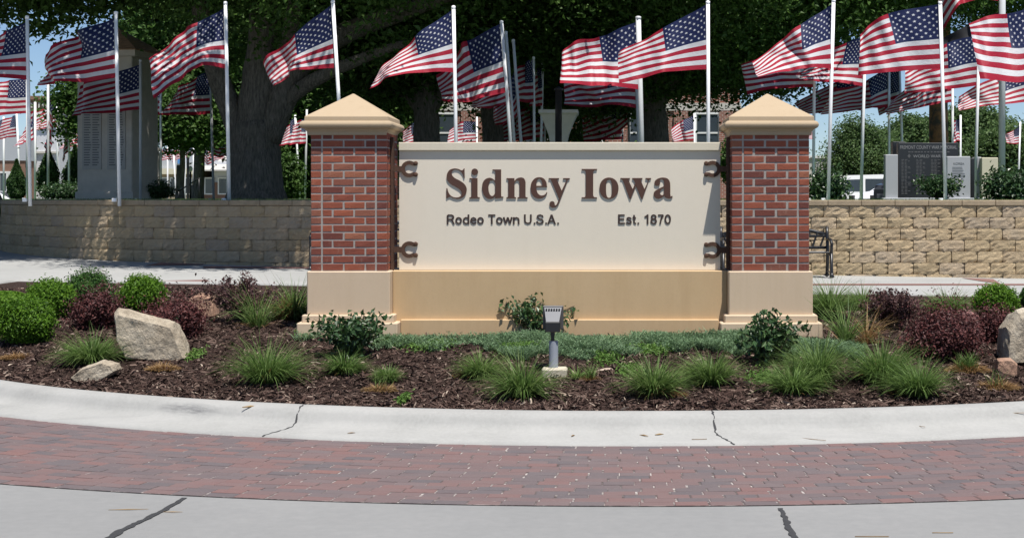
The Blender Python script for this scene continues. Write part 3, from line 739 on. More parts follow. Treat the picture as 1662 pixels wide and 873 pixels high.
GLYPHS = {
 'S': (715, 262, 11.19, ['438,130c 440,302c 425,302c 400,228 345,170 280,150 225,165 203,212 222,268 275,312 350,350 430,408 474,485 470,560 435,632 370,670 300,682 230,665 185,645 150,648 125,668c 108,668c 108,488c 124,488c 148,570 200,632 275,656 345,645 382,605 378,555 340,505 270,462 190,415 130,355 112,290 125,215 170,155 250,130 320,138 370,160 402,160 425,130c']),
 'i': (715, 262, 11.19, [ell(622, 192, 60, 60), '527,305c 673,305c 673,640c 690,652 713,652c 713,674c 527,674c 527,652c 548,652 562,638c 562,335c 552,324 527,324c']),
 'd': (715, 262, 11.19, ['945,148c 1102,148c 1102,622c 1112,640 1142,640c 1142,660c 995,674c 995,635c 955,668 900,682 840,667 785,605 757,500 765,400 810,330 880,300 940,312 995,352c 995,195c 982,172 945,166c', '935,343 897,362 872,450 876,540 900,606 935,630 970,612 994,572c 994,402c 970,355']),
 'n': (815, 262, 10.517, ['75,287c 210,287c 212,335c 250,295 315,275 370,290 398,345 400,400c 400,590c 407,611 435,612c 435,632c 265,632c 265,612c 290,610 297,590c 297,400 290,345 265,325 235,335 212,370c 212,590c 218,611 238,612c 238,632c 75,632c 75,612c 98,610 105,590c 105,332c 98,308 75,305c']),
 'e': (815, 262, 10.517, ['768,440c 585,440c 590,495 612,548 650,578 700,580 740,557 760,522c 770,534c 742,590 690,626 630,636 560,616 505,552 486,460 500,370 555,295 630,271 705,290 752,350', '585,418c 682,418c 680,360 662,315 632,297 605,315 588,365']),
 'y': (815, 262, 10.517, ['795,287c 972,287c 972,304c 946,308 945,332 1017,500c 1092,332 1086,308 1040,304c 1040,287c 1155,287c 1155,304c 1128,316 1112,345c 968,715 940,762 900,787 860,790 820,768 808,725 825,690 860,680 890,698 898,735 906,750 930,735 972,645c 842,338 826,308 795,304c']),
 'I': (935, 262, 10.07, ['92,125c 342,125c 342,145c 298,150 280,178c 280,558c 298,584 342,588c 342,607c 92,607c 92,588c 140,584 158,558c 158,178c 140,150 92,145c']),
 'o': (935, 262, 10.07, [ell(538, 440, 156, 175, 2.1), ell(538, 447, 48, 148, 2.6)]),
 'w': (935, 262, 10.07, ['725,273c 880,273c 880,291c 860,298 866,330 925,452c 966,362c 942,306 918,291c 918,273c 1085,273c 1085,291c 1062,298 1066,330 1118,452c 1172,332 1168,302 1135,291c 1135,273c 1225,273c 1225,291c 1196,302 1182,335c 1082,618c 1068,618c 977,402c 892,618c 876,618c 772,334 756,298 725,291c']),
 'a': (935, 262, 10.07, ['1279,365 1290,322 1335,284 1410,265 1490,280 1530,330 1540,400c 1540,535c 1547,575 1566,562c 1579,574c 1555,602 1510,607 1460,592 1440,562c 1390,600 1330,612 1285,588 1267,540 1285,490 1350,447 1436,407c 1436,340 1424,305 1395,291 1370,305 1373,345 1364,388 1328,402 1290,392', '1436,432c 1393,462 1370,510 1385,545 1415,552 1436,530c']),
}
def curve_mesh(name, loops, extrude, mat):
    cu = bpy.data.curves.new(name, 'CURVE'); cu.dimensions = '2D'; cu.fill_mode = 'BOTH'; cu.extrude = extrude
    for lp in loops:
        sp = cu.splines.new('POLY'); sp.points.add(len(lp)-1)
        for q, (x, y) in zip(sp.points, lp): q.co = (x, y, 0, 1)
        sp.use_cyclic_u = True
    o = bpy.data.objects.new('tmp', cu); me = bpy.data.meshes.new_from_object(o); bpy.data.objects.remove(o); bpy.data.curves.remove(cu)
    me.name = name; me.materials.clear(); me.materials.append(mat); return me
def letters(word):
    for ch in word:
        ox, oy, sc, cs = GLYPHS[ch]; loops = []; k = YP/F
        for c in cs: loops.append([((ox + x/sc - CX)*k, EYE - (oy + y/sc - CY)*k) for x, y in smooth_loop(GL(c))])
        me = curve_mesh('letter', loops, 0.0042, M['letter'])
        link('letter', me, pan, (0, YP - 0.0046, 0), (R(90), 0, 0))
letters('SidneyIowa')
def text_mesh(name, s, extrude, mat, offset=0.0, spacing=1.0):
    cu = bpy.data.curves.new(name, 'FONT'); cu.body = s; cu.extrude = extrude; cu.offset = offset; cu.space_character = spacing
    o = bpy.data.objects.new('tmp', cu); me = bpy.data.meshes.new_from_object(o); bpy.data.objects.remove(o); bpy.data.curves.remove(cu)
    me.name = name; me.materials.clear(); me.materials.append(mat); return me
def text_fit(name, s, px0, px1, ytop, ybase, Y, mat, parent, off=Vector(), extrude=0.002, offset=0.012, cap='E'):
    """lettering that spans the photo columns px0..px1 with capitals from ytop to ybase on the plane at depth Y"""
    me = text_mesh(name, s, extrude, mat, offset); co = np.array([v.co[:] for v in me.vertices]); mc = text_mesh('t', cap, extrude, mat, offset)
    ch = max(v.co.y for v in mc.vertices); bpy.data.meshes.remove(mc); k = Y/F
    sx = (px1-px0)*k/(co[:, 0].max()-co[:, 0].min()); sy = (ybase-ytop)*k/ch
    for v in me.vertices: v.co.x = (v.co.x - co[:, 0].min())*sx; v.co.y *= sy
    return link(name, me, parent, Vector(((px0-CX)*k, Y - extrude - 0.001, EYE-(ybase-CY)*k)) - off, (R(90), 0, 0))
STROKES = {   # even-width sans letters as centre lines: (advance, [polylines]); cap height 1, a..b arcs written out
 'R': (0.76, [[(0.09, 0), (0.09, 0.92)], [(0.09, 0.92), (0.42, 0.92), (0.56, 0.86), (0.61, 0.71), (0.56, 0.56), (0.42, 0.49), (0.09, 0.49)], [(0.36, 0.49), (0.48, 0.40), (0.66, 0.0)]]),
 'o': (0.66, [[(0.32 + 0.225*math.cos(q*math.pi/10), 0.36 + 0.29*math.sin(q*math.pi/10)) for q in range(21)]]),
 'd': (0.67, [[(0.55, 0), (0.55, 1.0)], [(0.55, 0.52), (0.45, 0.63), (0.31, 0.66), (0.16, 0.57), (0.10, 0.36), (0.16, 0.15), (0.31, 0.06), (0.45, 0.09), (0.55, 0.20)]]),
 'e': (0.64, [[(0.10, 0.38), (0.53, 0.38)], [(0.54, 0.38), (0.50, 0.56), (0.33, 0.66), (0.16, 0.57), (0.10, 0.36), (0.16, 0.15), (0.33, 0.06), (0.47, 0.10), (0.54, 0.20)]]),
 'T': (0.70, [[(0.02, 0.92), (0.66, 0.92)], [(0.34, 0), (0.34, 0.92)]]),
 'w': (0.86, [[(0.05, 0.72), (0.22, 0.05)], [(0.22, 0.05), (0.42, 0.70)], [(0.42, 0.70), (0.61, 0.05)], [(0.61, 0.05), (0.78, 0.72)]]),
 'n': (0.66, [[(0.10, 0), (0.10, 0.72)], [(0.10, 0.46), (0.20, 0.60), (0.34, 0.66), (0.49, 0.59), (0.54, 0.44), (0.54, 0)]]),
 'U': (0.80, [[(0.10, 1.0), (0.10, 0.36), (0.16, 0.16), (0.37, 0.07), (0.58, 0.16), (0.64, 0.36), (0.64, 1.0)]]),
 '.': (0.30, [[(0.10, 0.085), (0.25, 0.085)]]),
 'S': (0.74, [[(0.61, 0.72), (0.56, 0.86), (0.36, 0.935), (0.17, 0.87), (0.12, 0.72), (0.20, 0.59), (0.38, 0.52), (0.56, 0.44), (0.63, 0.29), (0.57, 0.13), (0.36, 0.065), (0.15, 0.12), (0.085, 0.30)]]),
 'A': (0.78, [[(0.05, 0), (0.36, 0.97)], [(0.36, 0.97), (0.68, 0)], [(0.17, 0.30), (0.56, 0.30)]]),
 'E': (0.70, [[(0.09, 0), (0.09, 1.0)], [(0.09, 0.92), (0.61, 0.92)], [(0.09, 0.51), (0.56, 0.51)], [(0.09, 0.08), (0.63, 0.08)]]),
 's': (0.60, [[(0.49, 0.53), (0.42, 0.63), (0.29, 0.665), (0.16, 0.62), (0.13, 0.52), (0.21, 0.42), (0.38, 0.36), (0.48, 0.27), (0.48, 0.16), (0.38, 0.07), (0.27, 0.055), (0.14, 0.10), (0.08, 0.20)]]),
 't': (0.38, [[(0.17, 0.94), (0.17, 0.18), (0.22, 0.08), (0.35, 0.07)], [(0.03, 0.65), (0.34, 0.65)]]),
 '1': (0.62, [[(0.38, 0), (0.38, 1.0)], [(0.38, 0.92), (0.26, 0.80), (0.12, 0.73)]]),
 '8': (0.64, [[(0.31 + 0.19*math.cos(q*math.pi/8), 0.725 + 0.205*math.sin(q*math.pi/8)) for q in range(17)], [(0.31 + 0.225*math.cos(q*math.pi/8), 0.29 + 0.225*math.sin(q*math.pi/8)) for q in range(17)]]),
 '7': (0.64, [[(0.07, 0.92), (0.56, 0.92)], [(0.53, 0.90), (0.36, 0.58), (0.25, 0.0)]]),
 '0': (0.64, [[(0.31 + 0.22*math.cos(q*math.pi/10), 0.50 + 0.43*math.sin(q*math.pi/10)) for q in range(21)]]), ' ': (0.34, [])}
def stroke_text(txt, px0, px1, ytop, ybase):
    k = YP/F; total = sum(STROKES[c][0] for c in txt) - 0.12; sx = (px1-px0)*k/total; sz = (ybase-ytop)*k; x = (px0-CX)*k; zb = EYE-(ybase-CY)*k; w = 0.155
    for c in txt:
        adv, lines = STROKES[c]; m = MB()
        for li, ln in enumerate(lines):
            n = len(ln); L, Q = [], []; ext = 0.0; closed = (Vector(ln[0])-Vector(ln[-1])).length < 1e-3
            for i, p in enumerate(ln):
                a, b = ln[i-1] if i else (ln[-2] if closed else ln[0]), ln[i+1] if i < n-1 else (ln[1] if closed else ln[-1]); d = (Vector(b)-Vector(a)).normalized()
                L.append((p[0]-d.y*w/2, p[1]+d.x*w/2)); Q.append((p[0]+d.y*w/2, p[1]-d.x*w/2))
            y0, y1 = YP-0.0052-0.00025*li, YP-0.0003
            tr = lambda q, y: (x + q[0]*sx, y, zb + q[1]*sz)
            vs = [tr(q, y0) for q in L+Q] + [tr(q, y1) for q in L+Q]; fs = []
            for i in range(n-1): fs += [(i, n+i, n+i+1, i+1), (i, i+1, 2*n+i+1, 2*n+i), (n+i, 3*n+i, 3*n+i+1, n+i+1)]
            if not closed: fs += [(0, 2*n, 3*n, n), (n-1, 2*n-1, 4*n-1, 3*n-1)]
            m.add(vs, fs)
        if lines: m.build('small_letter', M['smalllet'], pan)
        x += adv*sx
stroke_text('Rodeo Town U.S.A.', 725, 906, 348, 363.8); stroke_text('Est. 1870', 1003, 1087.5, 348, 363.8)

# horseshoe brackets and the steel uprights on the pillars
def bracket(px_shank, px_tip, py):
    s = 1 if px_tip > px_shank else -1; k = YP/F; zc = EYE-(py-CY)*k; X = lambda p: (p-CX)*k
    m = MB(); y0, y1 = YP-0.016, YP-0.002
    xc = X(px_shank + s*28.5); path = []
    for i in range(17):                                # a U-shaped shoe opening away from the pillar
        a = R(58) + (R(360-116))*i/16; rx, rz = 0.058, 0.057
        path.append((xc + s*(-0.005 + rx*math.cos(a)), zc + rz*math.sin(a)))
    path = [(xc + s*0.050, zc + 0.046)] + path + [(xc + s*0.050, zc - 0.046)]
    L, Rr = [], []
    for i, p in enumerate(path):
        q0, q1 = path[max(i-1, 0)], path[min(i+1, len(path)-1)]; d = Vector((q1[0]-q0[0], q1[1]-q0[1])).normalized(); w = 0.0170 if 0 < i < len(path)-1 else 0.0165
        L.append((p[0]-d.y*w, p[1]+d.x*w)); Rr.append((p[0]+d.y*w, p[1]-d.x*w))
    n = len(path); vs = [(x, y0, z) for x, z in L+Rr] + [(x, y1, z) for x, z in L+Rr]; fs = []
    for i in range(n-1):
        fs += [(i, n+i, n+i+1, i+1), (2*n+i, 2*n+i+1, 3*n+i+1, 3*n+i), (i, i+1, 2*n+i+1, 2*n+i), (n+i, 3*n+i, 3*n+i+1, n+i+1)]
    fs += [(0, 2*n, 3*n, n), (n-1, 2*n-1, 4*n-1, 3*n-1)]
    m.add(vs, fs)
    for e in (1, -1):                                   # heel calks
        cxx, cz = xc + s*0.052, zc + e*0.050; m.lathe([(0.001, 0), (0.019, 0.001), (0.021, 0.010), (0.014, 0.024), (0.001, 0.026)], 10, (0, 0, 0))
        b0 = len(m.v) - 50
        for q in range(b0, len(m.v)):
            x, y, z = m.v[q]; m.v[q] = (cxx + x, YP - 0.001 - z, cz + y)
    xa, xb = sorted((X(px_shank) - s*0.02, xc - s*0.045)); m.box((xa, y0+0.001, zc-0.025), (xb, y1-0.001, zc+0.025))
    m.build('horseshoe_bracket', M['rust'], pan)
for args in ((637, 677, 274.5), (637, 677, 405), (1184, 1140, 274.5), (1184, 1140, 406)): bracket(*args)
for xa, xb in ((-1.962, -1.938), (1.046, 1.070)):
    m = MB(); m.box((xa, YP-0.035, ZB+0.002), (xb, YP+0.05, 2.14)); m.build('steel_upright', M['rust'], pan)
# ------------------------------------------------------------------ plants: builders working on arrays
def unit(v): return v / np.maximum(np.linalg.norm(v, axis=-1, keepdims=True), 1e-9)
def leaf_quads(P, nrm, length, width, droop=0.15):
    """one folded leaf (two quads, four-point outline) per point"""
    N = len(P); nrm = unit(nrm); t = unit(np.cross(nrm, unit(rng.normal(size=(N, 3))))); b = np.cross(nrm, t)
    L = (length * rng.uniform(0.65, 1.25, N))[:, None]; W = (width * rng.uniform(0.7, 1.2, N))[:, None]
    V = np.stack([P - t*L*0.5, P - b*W*0.5 + nrm*W*0.18, P + t*L*0.5 - nrm*L*droop, P + b*W*0.5 + nrm*W*0.18], 1).reshape(-1, 3)
    return V, np.arange(4*N).reshape(-1, 4)
def leaf_tris(P, nrm, length, width):
    V, Fq = leaf_quads(P, nrm, length, width)
    return V, Fq
def blades(base, dirs, length, width, bend, seg=4, face=None):
    """arching tapered blades; base (N,3), dirs (N,3) start direction"""
    N = len(base); L = length; out = unit(dirs * np.array([1, 1, 0]) + 1e-6); side = np.stack([-out[:, 1], out[:, 0], 0*out[:, 0]], -1)
    side = unit(side + 0.5*rng.normal(size=(N, 3))*np.array([1, 1, 0.2]))
    P = base.copy(); d = unit(dirs); rows = []
    for k in range(seg + 1):
        t = k/seg; w = (width * (1 - t**1.6) * (0.55 + 0.45*min(1, t*4)))[:, None] * 0.5 + 0.0004
        rows.append(np.stack([P - side*w, P + side*w], 1))
        P = P + d * (L/seg)[:, None]; d = unit(d + (out*0.55 - np.array([0, 0, 1.0])*0.85) * (bend/seg)[:, None])
    V = np.stack(rows, 1).reshape(-1, 3); n = 2*(seg+1); b = (np.arange(N)*n)[:, None]
    Fc = np.concatenate([b + np.array([2*k, 2*k+1, 2*k+3, 2*k+2]) for k in range(seg)])
    return V, Fc
def merge(parts):
    Vs, Fs, o = [], [], 0
    for V, Fc in parts: Vs.append(V); Fs.append(Fc + o); o += len(V)
    return np.concatenate(Vs), np.concatenate(Fs)

def tuft(px, pybase, wpx, hpx, label, n=None, straw=0.03, mat='grassblade', lean=(0, 0), spread=1.0):
    """fountain-grass clump whose foot stands where the photo shows it"""
    c = on_bed(px, pybase); s = F / c.y; w = wpx / s; h = hpx / s
    n = n or int(420 + 900*w); root = empty('grass_tuft', c); r = w*0.46; lean = (rng.normal(0, 0.10), rng.normal(0, 0.06))
    def mk(n, material, hh, name, sp):
        a = rng.uniform(0, 6.283, n); rr = np.sqrt(rng.random(n)) * r * 0.36
        base = np.stack([rr*np.cos(a), rr*np.sin(a), -0.01 + 0*a], -1)
        out = np.stack([np.cos(a), np.sin(a), 0*a], -1) * (rr/(r*0.36) * 0.95 * sp + rng.normal(0, 0.18, n))[:, None]
        dirs = out + np.stack([rng.normal(0, 0.13, n) + lean[0], rng.normal(0, 0.13, n) + lean[1], np.ones(n)], -1)
        L = hh * rng.uniform(0.45, 1.3, n); W = rng.uniform(0.0035, 0.0075, n) * (1 + 0.02*c.y)
        V, Fc = blades(base, dirs, L, W, rng.uniform(0.4, 2.3, n))
        return link(name, np_mesh(name, V, Fc, material), root)
    mk(int(n*rng.uniform(1.1, 1.6)), M[mat], h*rng.uniform(1.06, 1.2), 'blades', spread*rng.uniform(0.8, 1.15))
    if straw: mk(max(14, int(n*(straw + 0.03))), M['straw'], h*0.6, 'dry_blades', 1.7)
    return tag(root, label, 'grass tuft', 'fountain grass tufts in the planting bed')
def stub(px, py, wpx, hpx, label, green=0.0):
    """a cut-back tussock of dead straw"""
    c = on_bed(px, py); s = F/c.y; w = wpx/s; h = max(hpx/s, 0.05); n = int(500 + 1500*w); root = empty('dead_tussock', c)
    a = rng.uniform(0, 6.283, n); rr = np.sqrt(rng.random(n)) * w*0.42
    base = np.stack([rr*np.cos(a), rr*np.sin(a)*0.55, 0*a - 0.005], -1)
    out = np.stack([np.cos(a), np.sin(a), 0*a], -1) * (0.2 + 1.3*rr/(w*0.42))[:, None] + rng.normal(0, 0.35, (n, 3))*np.array([1, 1, 0])
    dirs = out + np.array([0, 0, 0.75]); L = h*rng.uniform(0.7, 1.4, n)*(1.2 - 0.5*rr/(w*0.42))
    V, Fc = blades(base, dirs, L, rng.uniform(0.003, 0.006, n)*1.2, rng.uniform(0.4, 1.5, n), 3)
    link('straw', np_mesh('straw', V, Fc, M['straw']), root)
    if green:
        k = int(n*green); a = rng.uniform(0, 6.283, k); rr = np.sqrt(rng.random(k))*w*0.2
        base = np.stack([rr*np.cos(a), rr*np.sin(a)*0.6, 0*a], -1); dirs = np.stack([rng.normal(0, 0.25, k), rng.normal(0, 0.25, k), np.ones(k)], -1)
        V, Fc = blades(base, dirs, rng.uniform(0.08, 0.2, k), rng.uniform(0.004, 0.006, k), rng.uniform(0.5, 1.5, k), 3); link('blades', np_mesh('blades', V, Fc, M['grassblade']), root)
    return tag(root, label, 'grass tussock', 'cut back tussocks in the mulch')

def noise_dir(seed):
    r = np.random.default_rng(abs(int(seed))); K = r.normal(size=(9, 3))*2.6; ph = r.uniform(0, 6.28, 9); A = r.uniform(0.4, 1, 9)
    return lambda D: (np.sin(D @ K.T + ph) * A).sum(-1) / 4.0
def bush(px, pybase, wpx, hpx, label, mat, n=9000, leaf=(0.034, 0.016), name='boxwood_bush', cat='bush', group=None, rough=0.13, place=on_bed, core=True, Y=None, sy=1.0, sprig=0.0):
    """rounded shrub: small leaves through the outer shell, solid dark core inside"""
    c = place(px, pybase) if Y is None else at(px, pybase, Y); s = F/c.y; rx = wpx/s/2*0.88; rz = hpx/s/2*0.88; ry = rx*sy; root = empty(name, c); nf = noise_dir(int(px)*7+int(pybase))
    D = unit(rng.normal(size=(n, 3))); rad = (1 + rough*nf(D)) * (1 - 0.42*rng.random(n)**1.7)
    P = D*rad[:, None]*np.array([rx, ry, rz]) + np.array([0, 0, rz*0.96])
    if sprig: P = P + D*(rng.random((n, 1))**6)*sprig + np.array([0, 0, 1])*(rng.random((n, 1))**7)*sprig
    P[:, 2] = np.maximum(P[:, 2], 0.004 + 0.02*rng.random(n)); nr = D*0.8 + rng.normal(size=(n, 3))*0.6 + np.array([0, 0, 0.5])
    V, Fc = leaf_quads(P, nr, leaf[0], leaf[1]); link('foliage', np_mesh('foliage', V, Fc, M[mat]), root)
    if core:
        m = MB(); m.lathe([(0.2, 0.0), (0.55, 0.25), (0.68, 0.8), (0.62, 1.25), (0.3, 1.6), (0.02, 1.68)], 10); m.v = [(x*rx*0.9, y*ry*0.9, z*rz*0.93) for x, y, z in m.v]; m.build('twigs', M['core'], root, True)  # one solid near-black body fills the heart, no separate twigs
    return tag(root, label, cat, group)
def stemmed(px, pybase, wpx, hpx, label, mat, nstem, nleaf, leaf, name, cat, group=None, arch=0.6, seed=0, upright=0.9, place=on_bed, Y=None, low=0.15, blobs=0):
    """open shrub: arching stems carrying leaves along them"""
    r = np.random.default_rng(seed + int(px)); c = place(px, pybase) if Y is None else at(px, pybase, Y); s = F/c.y; w = wpx/s; h = hpx/s; root = empty(name, c)
    m = MB(); LP = []; LN = []
    for k in range(nstem):
        a = r.uniform(0, 6.283); rr = math.sqrt(r.random()); L = h*r.uniform(0.55, 1.12)*(1 - 0.25*rr)
        tip = np.array([math.cos(a)*rr*w*0.5, math.sin(a)*rr*w*0.42, L*upright]); mid = tip*np.array([0.35, 0.35, 0.62]) ; p0 = np.array([math.cos(a)*0.03, math.sin(a)*0.03, -0.02])
        ctrl = mid + np.array([0, 0, arch*0.12*h]); pts = []
        for t in np.linspace(0, 1, 6): pts.append((1-t)**2*p0 + 2*t*(1-t)*ctrl + t*t*tip)
        m.tube(pts, list(np.linspace(0.006, 0.002, 6)), 4, caps=False)
        q = max(1, nleaf//nstem); t = low + (1-low)*np.sqrt(r.random(q)); B = (1-t)[:, None]**2*p0 + 2*(t*(1-t))[:, None]*ctrl + (t*t)[:, None]*tip
        LP.append(B + r.normal(0, leaf[0]*0.75, (q, 3))); LN.append(r.normal(size=(q, 3)) + np.array([0, -0.2, 0.9]))
    m.build('stems', M['stem'], root, True)
    V, Fc = leaf_quads(np.concatenate(LP), np.concatenate(LN), leaf[0], leaf[1]); link('foliage', np_mesh('foliage', V, Fc, M[mat]), root)
    if blobs:
        fl = MB()
        for k in range(blobs):
            p = random.choice(LP)[0]; fl.lathe([(0.002, 0), (0.016, 0.006), (0.02, 0.02), (0.012, 0.032), (0.002, 0.036)], 7, Vector(p))
        fl.build('blossom', M['palestone'], root, True)
    return tag(root, label, cat, group)

# boxwoods (back to front)
GB = 'clipped green boxwood bushes'
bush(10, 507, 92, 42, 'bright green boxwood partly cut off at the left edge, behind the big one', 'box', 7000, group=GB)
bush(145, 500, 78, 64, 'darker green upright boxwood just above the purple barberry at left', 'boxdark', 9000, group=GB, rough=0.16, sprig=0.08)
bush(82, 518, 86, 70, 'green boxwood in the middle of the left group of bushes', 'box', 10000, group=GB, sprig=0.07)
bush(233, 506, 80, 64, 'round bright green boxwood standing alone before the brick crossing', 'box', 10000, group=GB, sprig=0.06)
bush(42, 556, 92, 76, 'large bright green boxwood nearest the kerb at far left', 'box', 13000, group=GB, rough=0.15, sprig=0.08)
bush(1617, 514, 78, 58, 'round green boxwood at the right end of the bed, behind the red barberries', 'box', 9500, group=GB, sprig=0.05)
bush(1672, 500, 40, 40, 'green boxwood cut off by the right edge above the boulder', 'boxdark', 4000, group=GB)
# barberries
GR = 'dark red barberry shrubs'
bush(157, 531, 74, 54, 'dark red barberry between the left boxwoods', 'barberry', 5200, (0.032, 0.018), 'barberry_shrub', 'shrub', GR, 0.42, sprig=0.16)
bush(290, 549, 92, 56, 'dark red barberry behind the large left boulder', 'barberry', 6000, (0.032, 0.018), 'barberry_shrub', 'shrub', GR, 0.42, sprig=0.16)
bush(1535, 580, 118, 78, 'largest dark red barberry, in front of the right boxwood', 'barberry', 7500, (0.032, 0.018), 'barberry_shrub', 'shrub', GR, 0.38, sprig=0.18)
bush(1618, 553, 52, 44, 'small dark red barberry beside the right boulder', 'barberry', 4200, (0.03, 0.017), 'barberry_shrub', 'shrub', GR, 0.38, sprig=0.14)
GP = 'open purple leaved shrubs'
stemmed(388, 522, 150, 84, 'loose purple-brown shrub with arching twigs left of the left pillar', 'purple', 46, 2600, (0.032, 0.018), 'purple_shrub', 'shrub', GP, 1.0, 1)
stemmed(1450, 536, 100, 74, 'loose purple shrub right of the right pillar', 'purple', 46, 3000, (0.034, 0.019), 'purple_shrub', 'shrub', GP, 0.8, 2)
# roses
GO = 'rose bushes in front of the sign'
stemmed(572, 580, 128, 82, 'dark green rose bush in front of the left pillar base', 'rose', 26, 900, (0.062, 0.036), 'rose_bush', 'rose bush', GO, 0.6, 3, low=0.05)
stemmed(866, 545, 150, 66, 'spreading rose bush against the low wall behind the floodlight', 'rose', 24, 800, (0.055, 0.032), 'rose_bush', 'rose bush', GO, 0.6, 5, low=0.05)
stemmed(1250, 592, 116, 84, 'dark green rose bush in front of the right pillar base', 'rose', 24, 850, (0.062, 0.036), 'rose_bush', 'rose bush', GO, 0.5, 8, low=0.05)
# grass tufts
T = [(478, 520, 52, 70, 'tall grass tuft touching the left side of the left pillar'), (1345, 516, 58, 62, 'grass tuft touching the right side of the right pillar'),
 (1402, 505, 60, 40, 'grass tuft behind the purple shrub at right, under the bench wall'), (1540, 512, 90, 46, 'wide grass tuft left of the right boxwood'),
 (148, 590, 104, 52, 'wide low grass tuft left of the large boulder'), (435, 622, 112, 74, 'big grass tuft alone in the mulch below the left pillar'),
 (560, 606, 66, 40, 'grass tuft at the foot of the left rose bush'), (628, 618, 44, 24, 'small grass tuft behind the pale straw tussock, below the left pillar'),
 (779, 612, 66, 46, 'small grass tuft left of and behind the centre front tuft'), (848, 645, 92, 68, 'grass tuft nearest the kerb at centre, left of the floodlight'),
 (938, 614, 34, 22, 'sparse little grass tuft right of the floodlight footing'), (1062, 642, 92, 62, 'grass tuft with a straw skirt right of centre near the kerb'),
 (1152, 624, 92, 58, 'grass tuft left of the right rose bush'), (1326, 622, 84, 72, 'upright grass tuft just right of the right rose bush'),
 (1290, 640, 84, 58, 'grass tuft below the right rose bush near the kerb'), (1432, 620, 104, 76, 'large arching grass tuft left of the biggest barberry'),
 (1490, 643, 94, 60, 'grass tuft nearest the kerb on the right')]
for (x, y, w, h, l) in T:
    sparse = 'sparse' in l
    tuft(x, y, w, h, l, n=90 if sparse else None, straw=0.25 if ('straw skirt' in l or sparse) else 0.04)
# tall thin grasses with seed heads
for (x, y, w, h, l, mt) in ((418, 532, 60, 66, 'thin tall grass stalks among the left purple shrub', 'grassblade'), (458, 522, 36, 62, 'straw coloured tall grass stalks beside the tall tuft by the left pillar', 'straw'), (1372, 560, 36, 78, 'thin tall grass stalks right of the right pillar base', 'grassblade'), (1408, 556, 34, 60, 'pale thin grass stalks below the right purple shrub', 'straw')):
    tuft(x, y, w, h, l, n=110 if mt == 'grassblade' else 70, straw=0.25, mat=mt, spread=0.6)
# dead tussocks
for (x, y, w, h, l, gr) in ((28, 582, 62, 12, 'flat brown tussock at the far left of the mulch', 0), (265, 600, 56, 14, 'orange-brown tussock in front of the large boulder', 0), (619, 634, 60, 14, 'pale straw tussock below the left rose bush', 0.02), (752, 612, 34, 8, 'tiny straw tussock at the foot of the small centre-left tuft', 0), (958, 617, 30, 9, 'small straw tussock right of the floodlight', 0.1),
  (1092, 642, 40, 15, 'straw tussock at the right foot of the straw-skirted tuft', 0), (1402, 556, 56, 10, 'long flat straw tussock right of the right pillar plinth', 0), (1570, 603, 74, 18, 'straw tussock with green shoots left of the pale right rock', 0.2), (1618, 630, 76, 18, 'orange-brown tussock nearest the kerb at far right', 0.03), (1466, 640, 40, 16, 'brown tussock at the left foot of the rightmost front tuft', 0)):
    stub(x, y, w, h, l, gr)
# blue-green ground cover
def cover():
    polys = [(-1, [(478, 545), (505, 532), (640, 527), (800, 536), (800, 562), (720, 568), (640, 568), (500, 550)]), (0, [(800, 552), (880, 548), (1000, 556), (1062, 572), (1000, 582), (860, 582), (800, 572)]), (1, [(1030, 552), (1100, 542), (1212, 543), (1215, 570), (1130, 572), (1060, 566)]), (2, [(1200, 556), (1290, 553), (1405, 572), (1380, 584), (1260, 580), (1200, 574)])]
    Ps = []
    for _, poly in polys:
        W = [on_bed(*p) for p in poly]; xs = np.array([p.x for p in W]); ys = np.array([p.y for p in W]); N = 10500
        X = rng.uniform(xs.min()-0.05, xs.max()+0.05, N); Y = rng.uniform(ys.min()-0.1, ys.max()+0.1, N)
        jx = X + 0.06*np.sin(Y*17 + 3*np.sin(X*9)); jy = Y + 0.10*np.sin(X*13 + 2*np.sin(Y*5)); ins = np.zeros(N, bool); j = len(W) - 1
        for i in range(len(W)):
            cr = ((ys[i] > jy) != (ys[j] > jy)) & (jx < (xs[j]-xs[i])*(jy-ys[i])/(ys[j]-ys[i]+1e-9) + xs[i]); ins ^= cr; j = i
        Ps.append(np.stack([X[ins], Y[ins]], -1))
    P = np.concatenate(Ps); inside = ~((P[:, 0] > -2.75) & (P[:, 0] < 1.87) & (P[:, 1] > Y0 - 0.11)); P = P[inside]
    hgt = 0.055 + 0.035*np.sin(P[:, 0]*6.1)*np.sin(P[:, 1]*7.7 + 1) + 0.02*rng.random(len(P)); N = len(P)
    base = np.stack([P[:, 0], P[:, 1], bed_z(P[:, 0], P[:, 1])], -1)
    a = rng.uniform(0, 6.28, N); dirs = np.stack([np.cos(a)*0.9, np.sin(a)*0.9, np.ones(N)*0.9], -1)
    A = blades(base, dirs, hgt*rng.uniform(1.0, 1.9, N), rng.uniform(0.006, 0.012, N), rng.uniform(0.2, 1.0, N), 2)
    q = base + np.stack([0*a, 0*a, hgt*rng.uniform(0.2, 1.0, N)], -1)
    B = leaf_quads(q, rng.normal(size=(N, 3)) + np.array([0, -0.3, 0.8]), 0.032, 0.011)
    V, Fc = merge([A, B]); tag(link('ground_cover', np_mesh('ground_cover', V, Fc, M['cover'])), 'blue-green creeping ground cover along the foot of the sign', 'ground cover', kind='stuff')
cover()
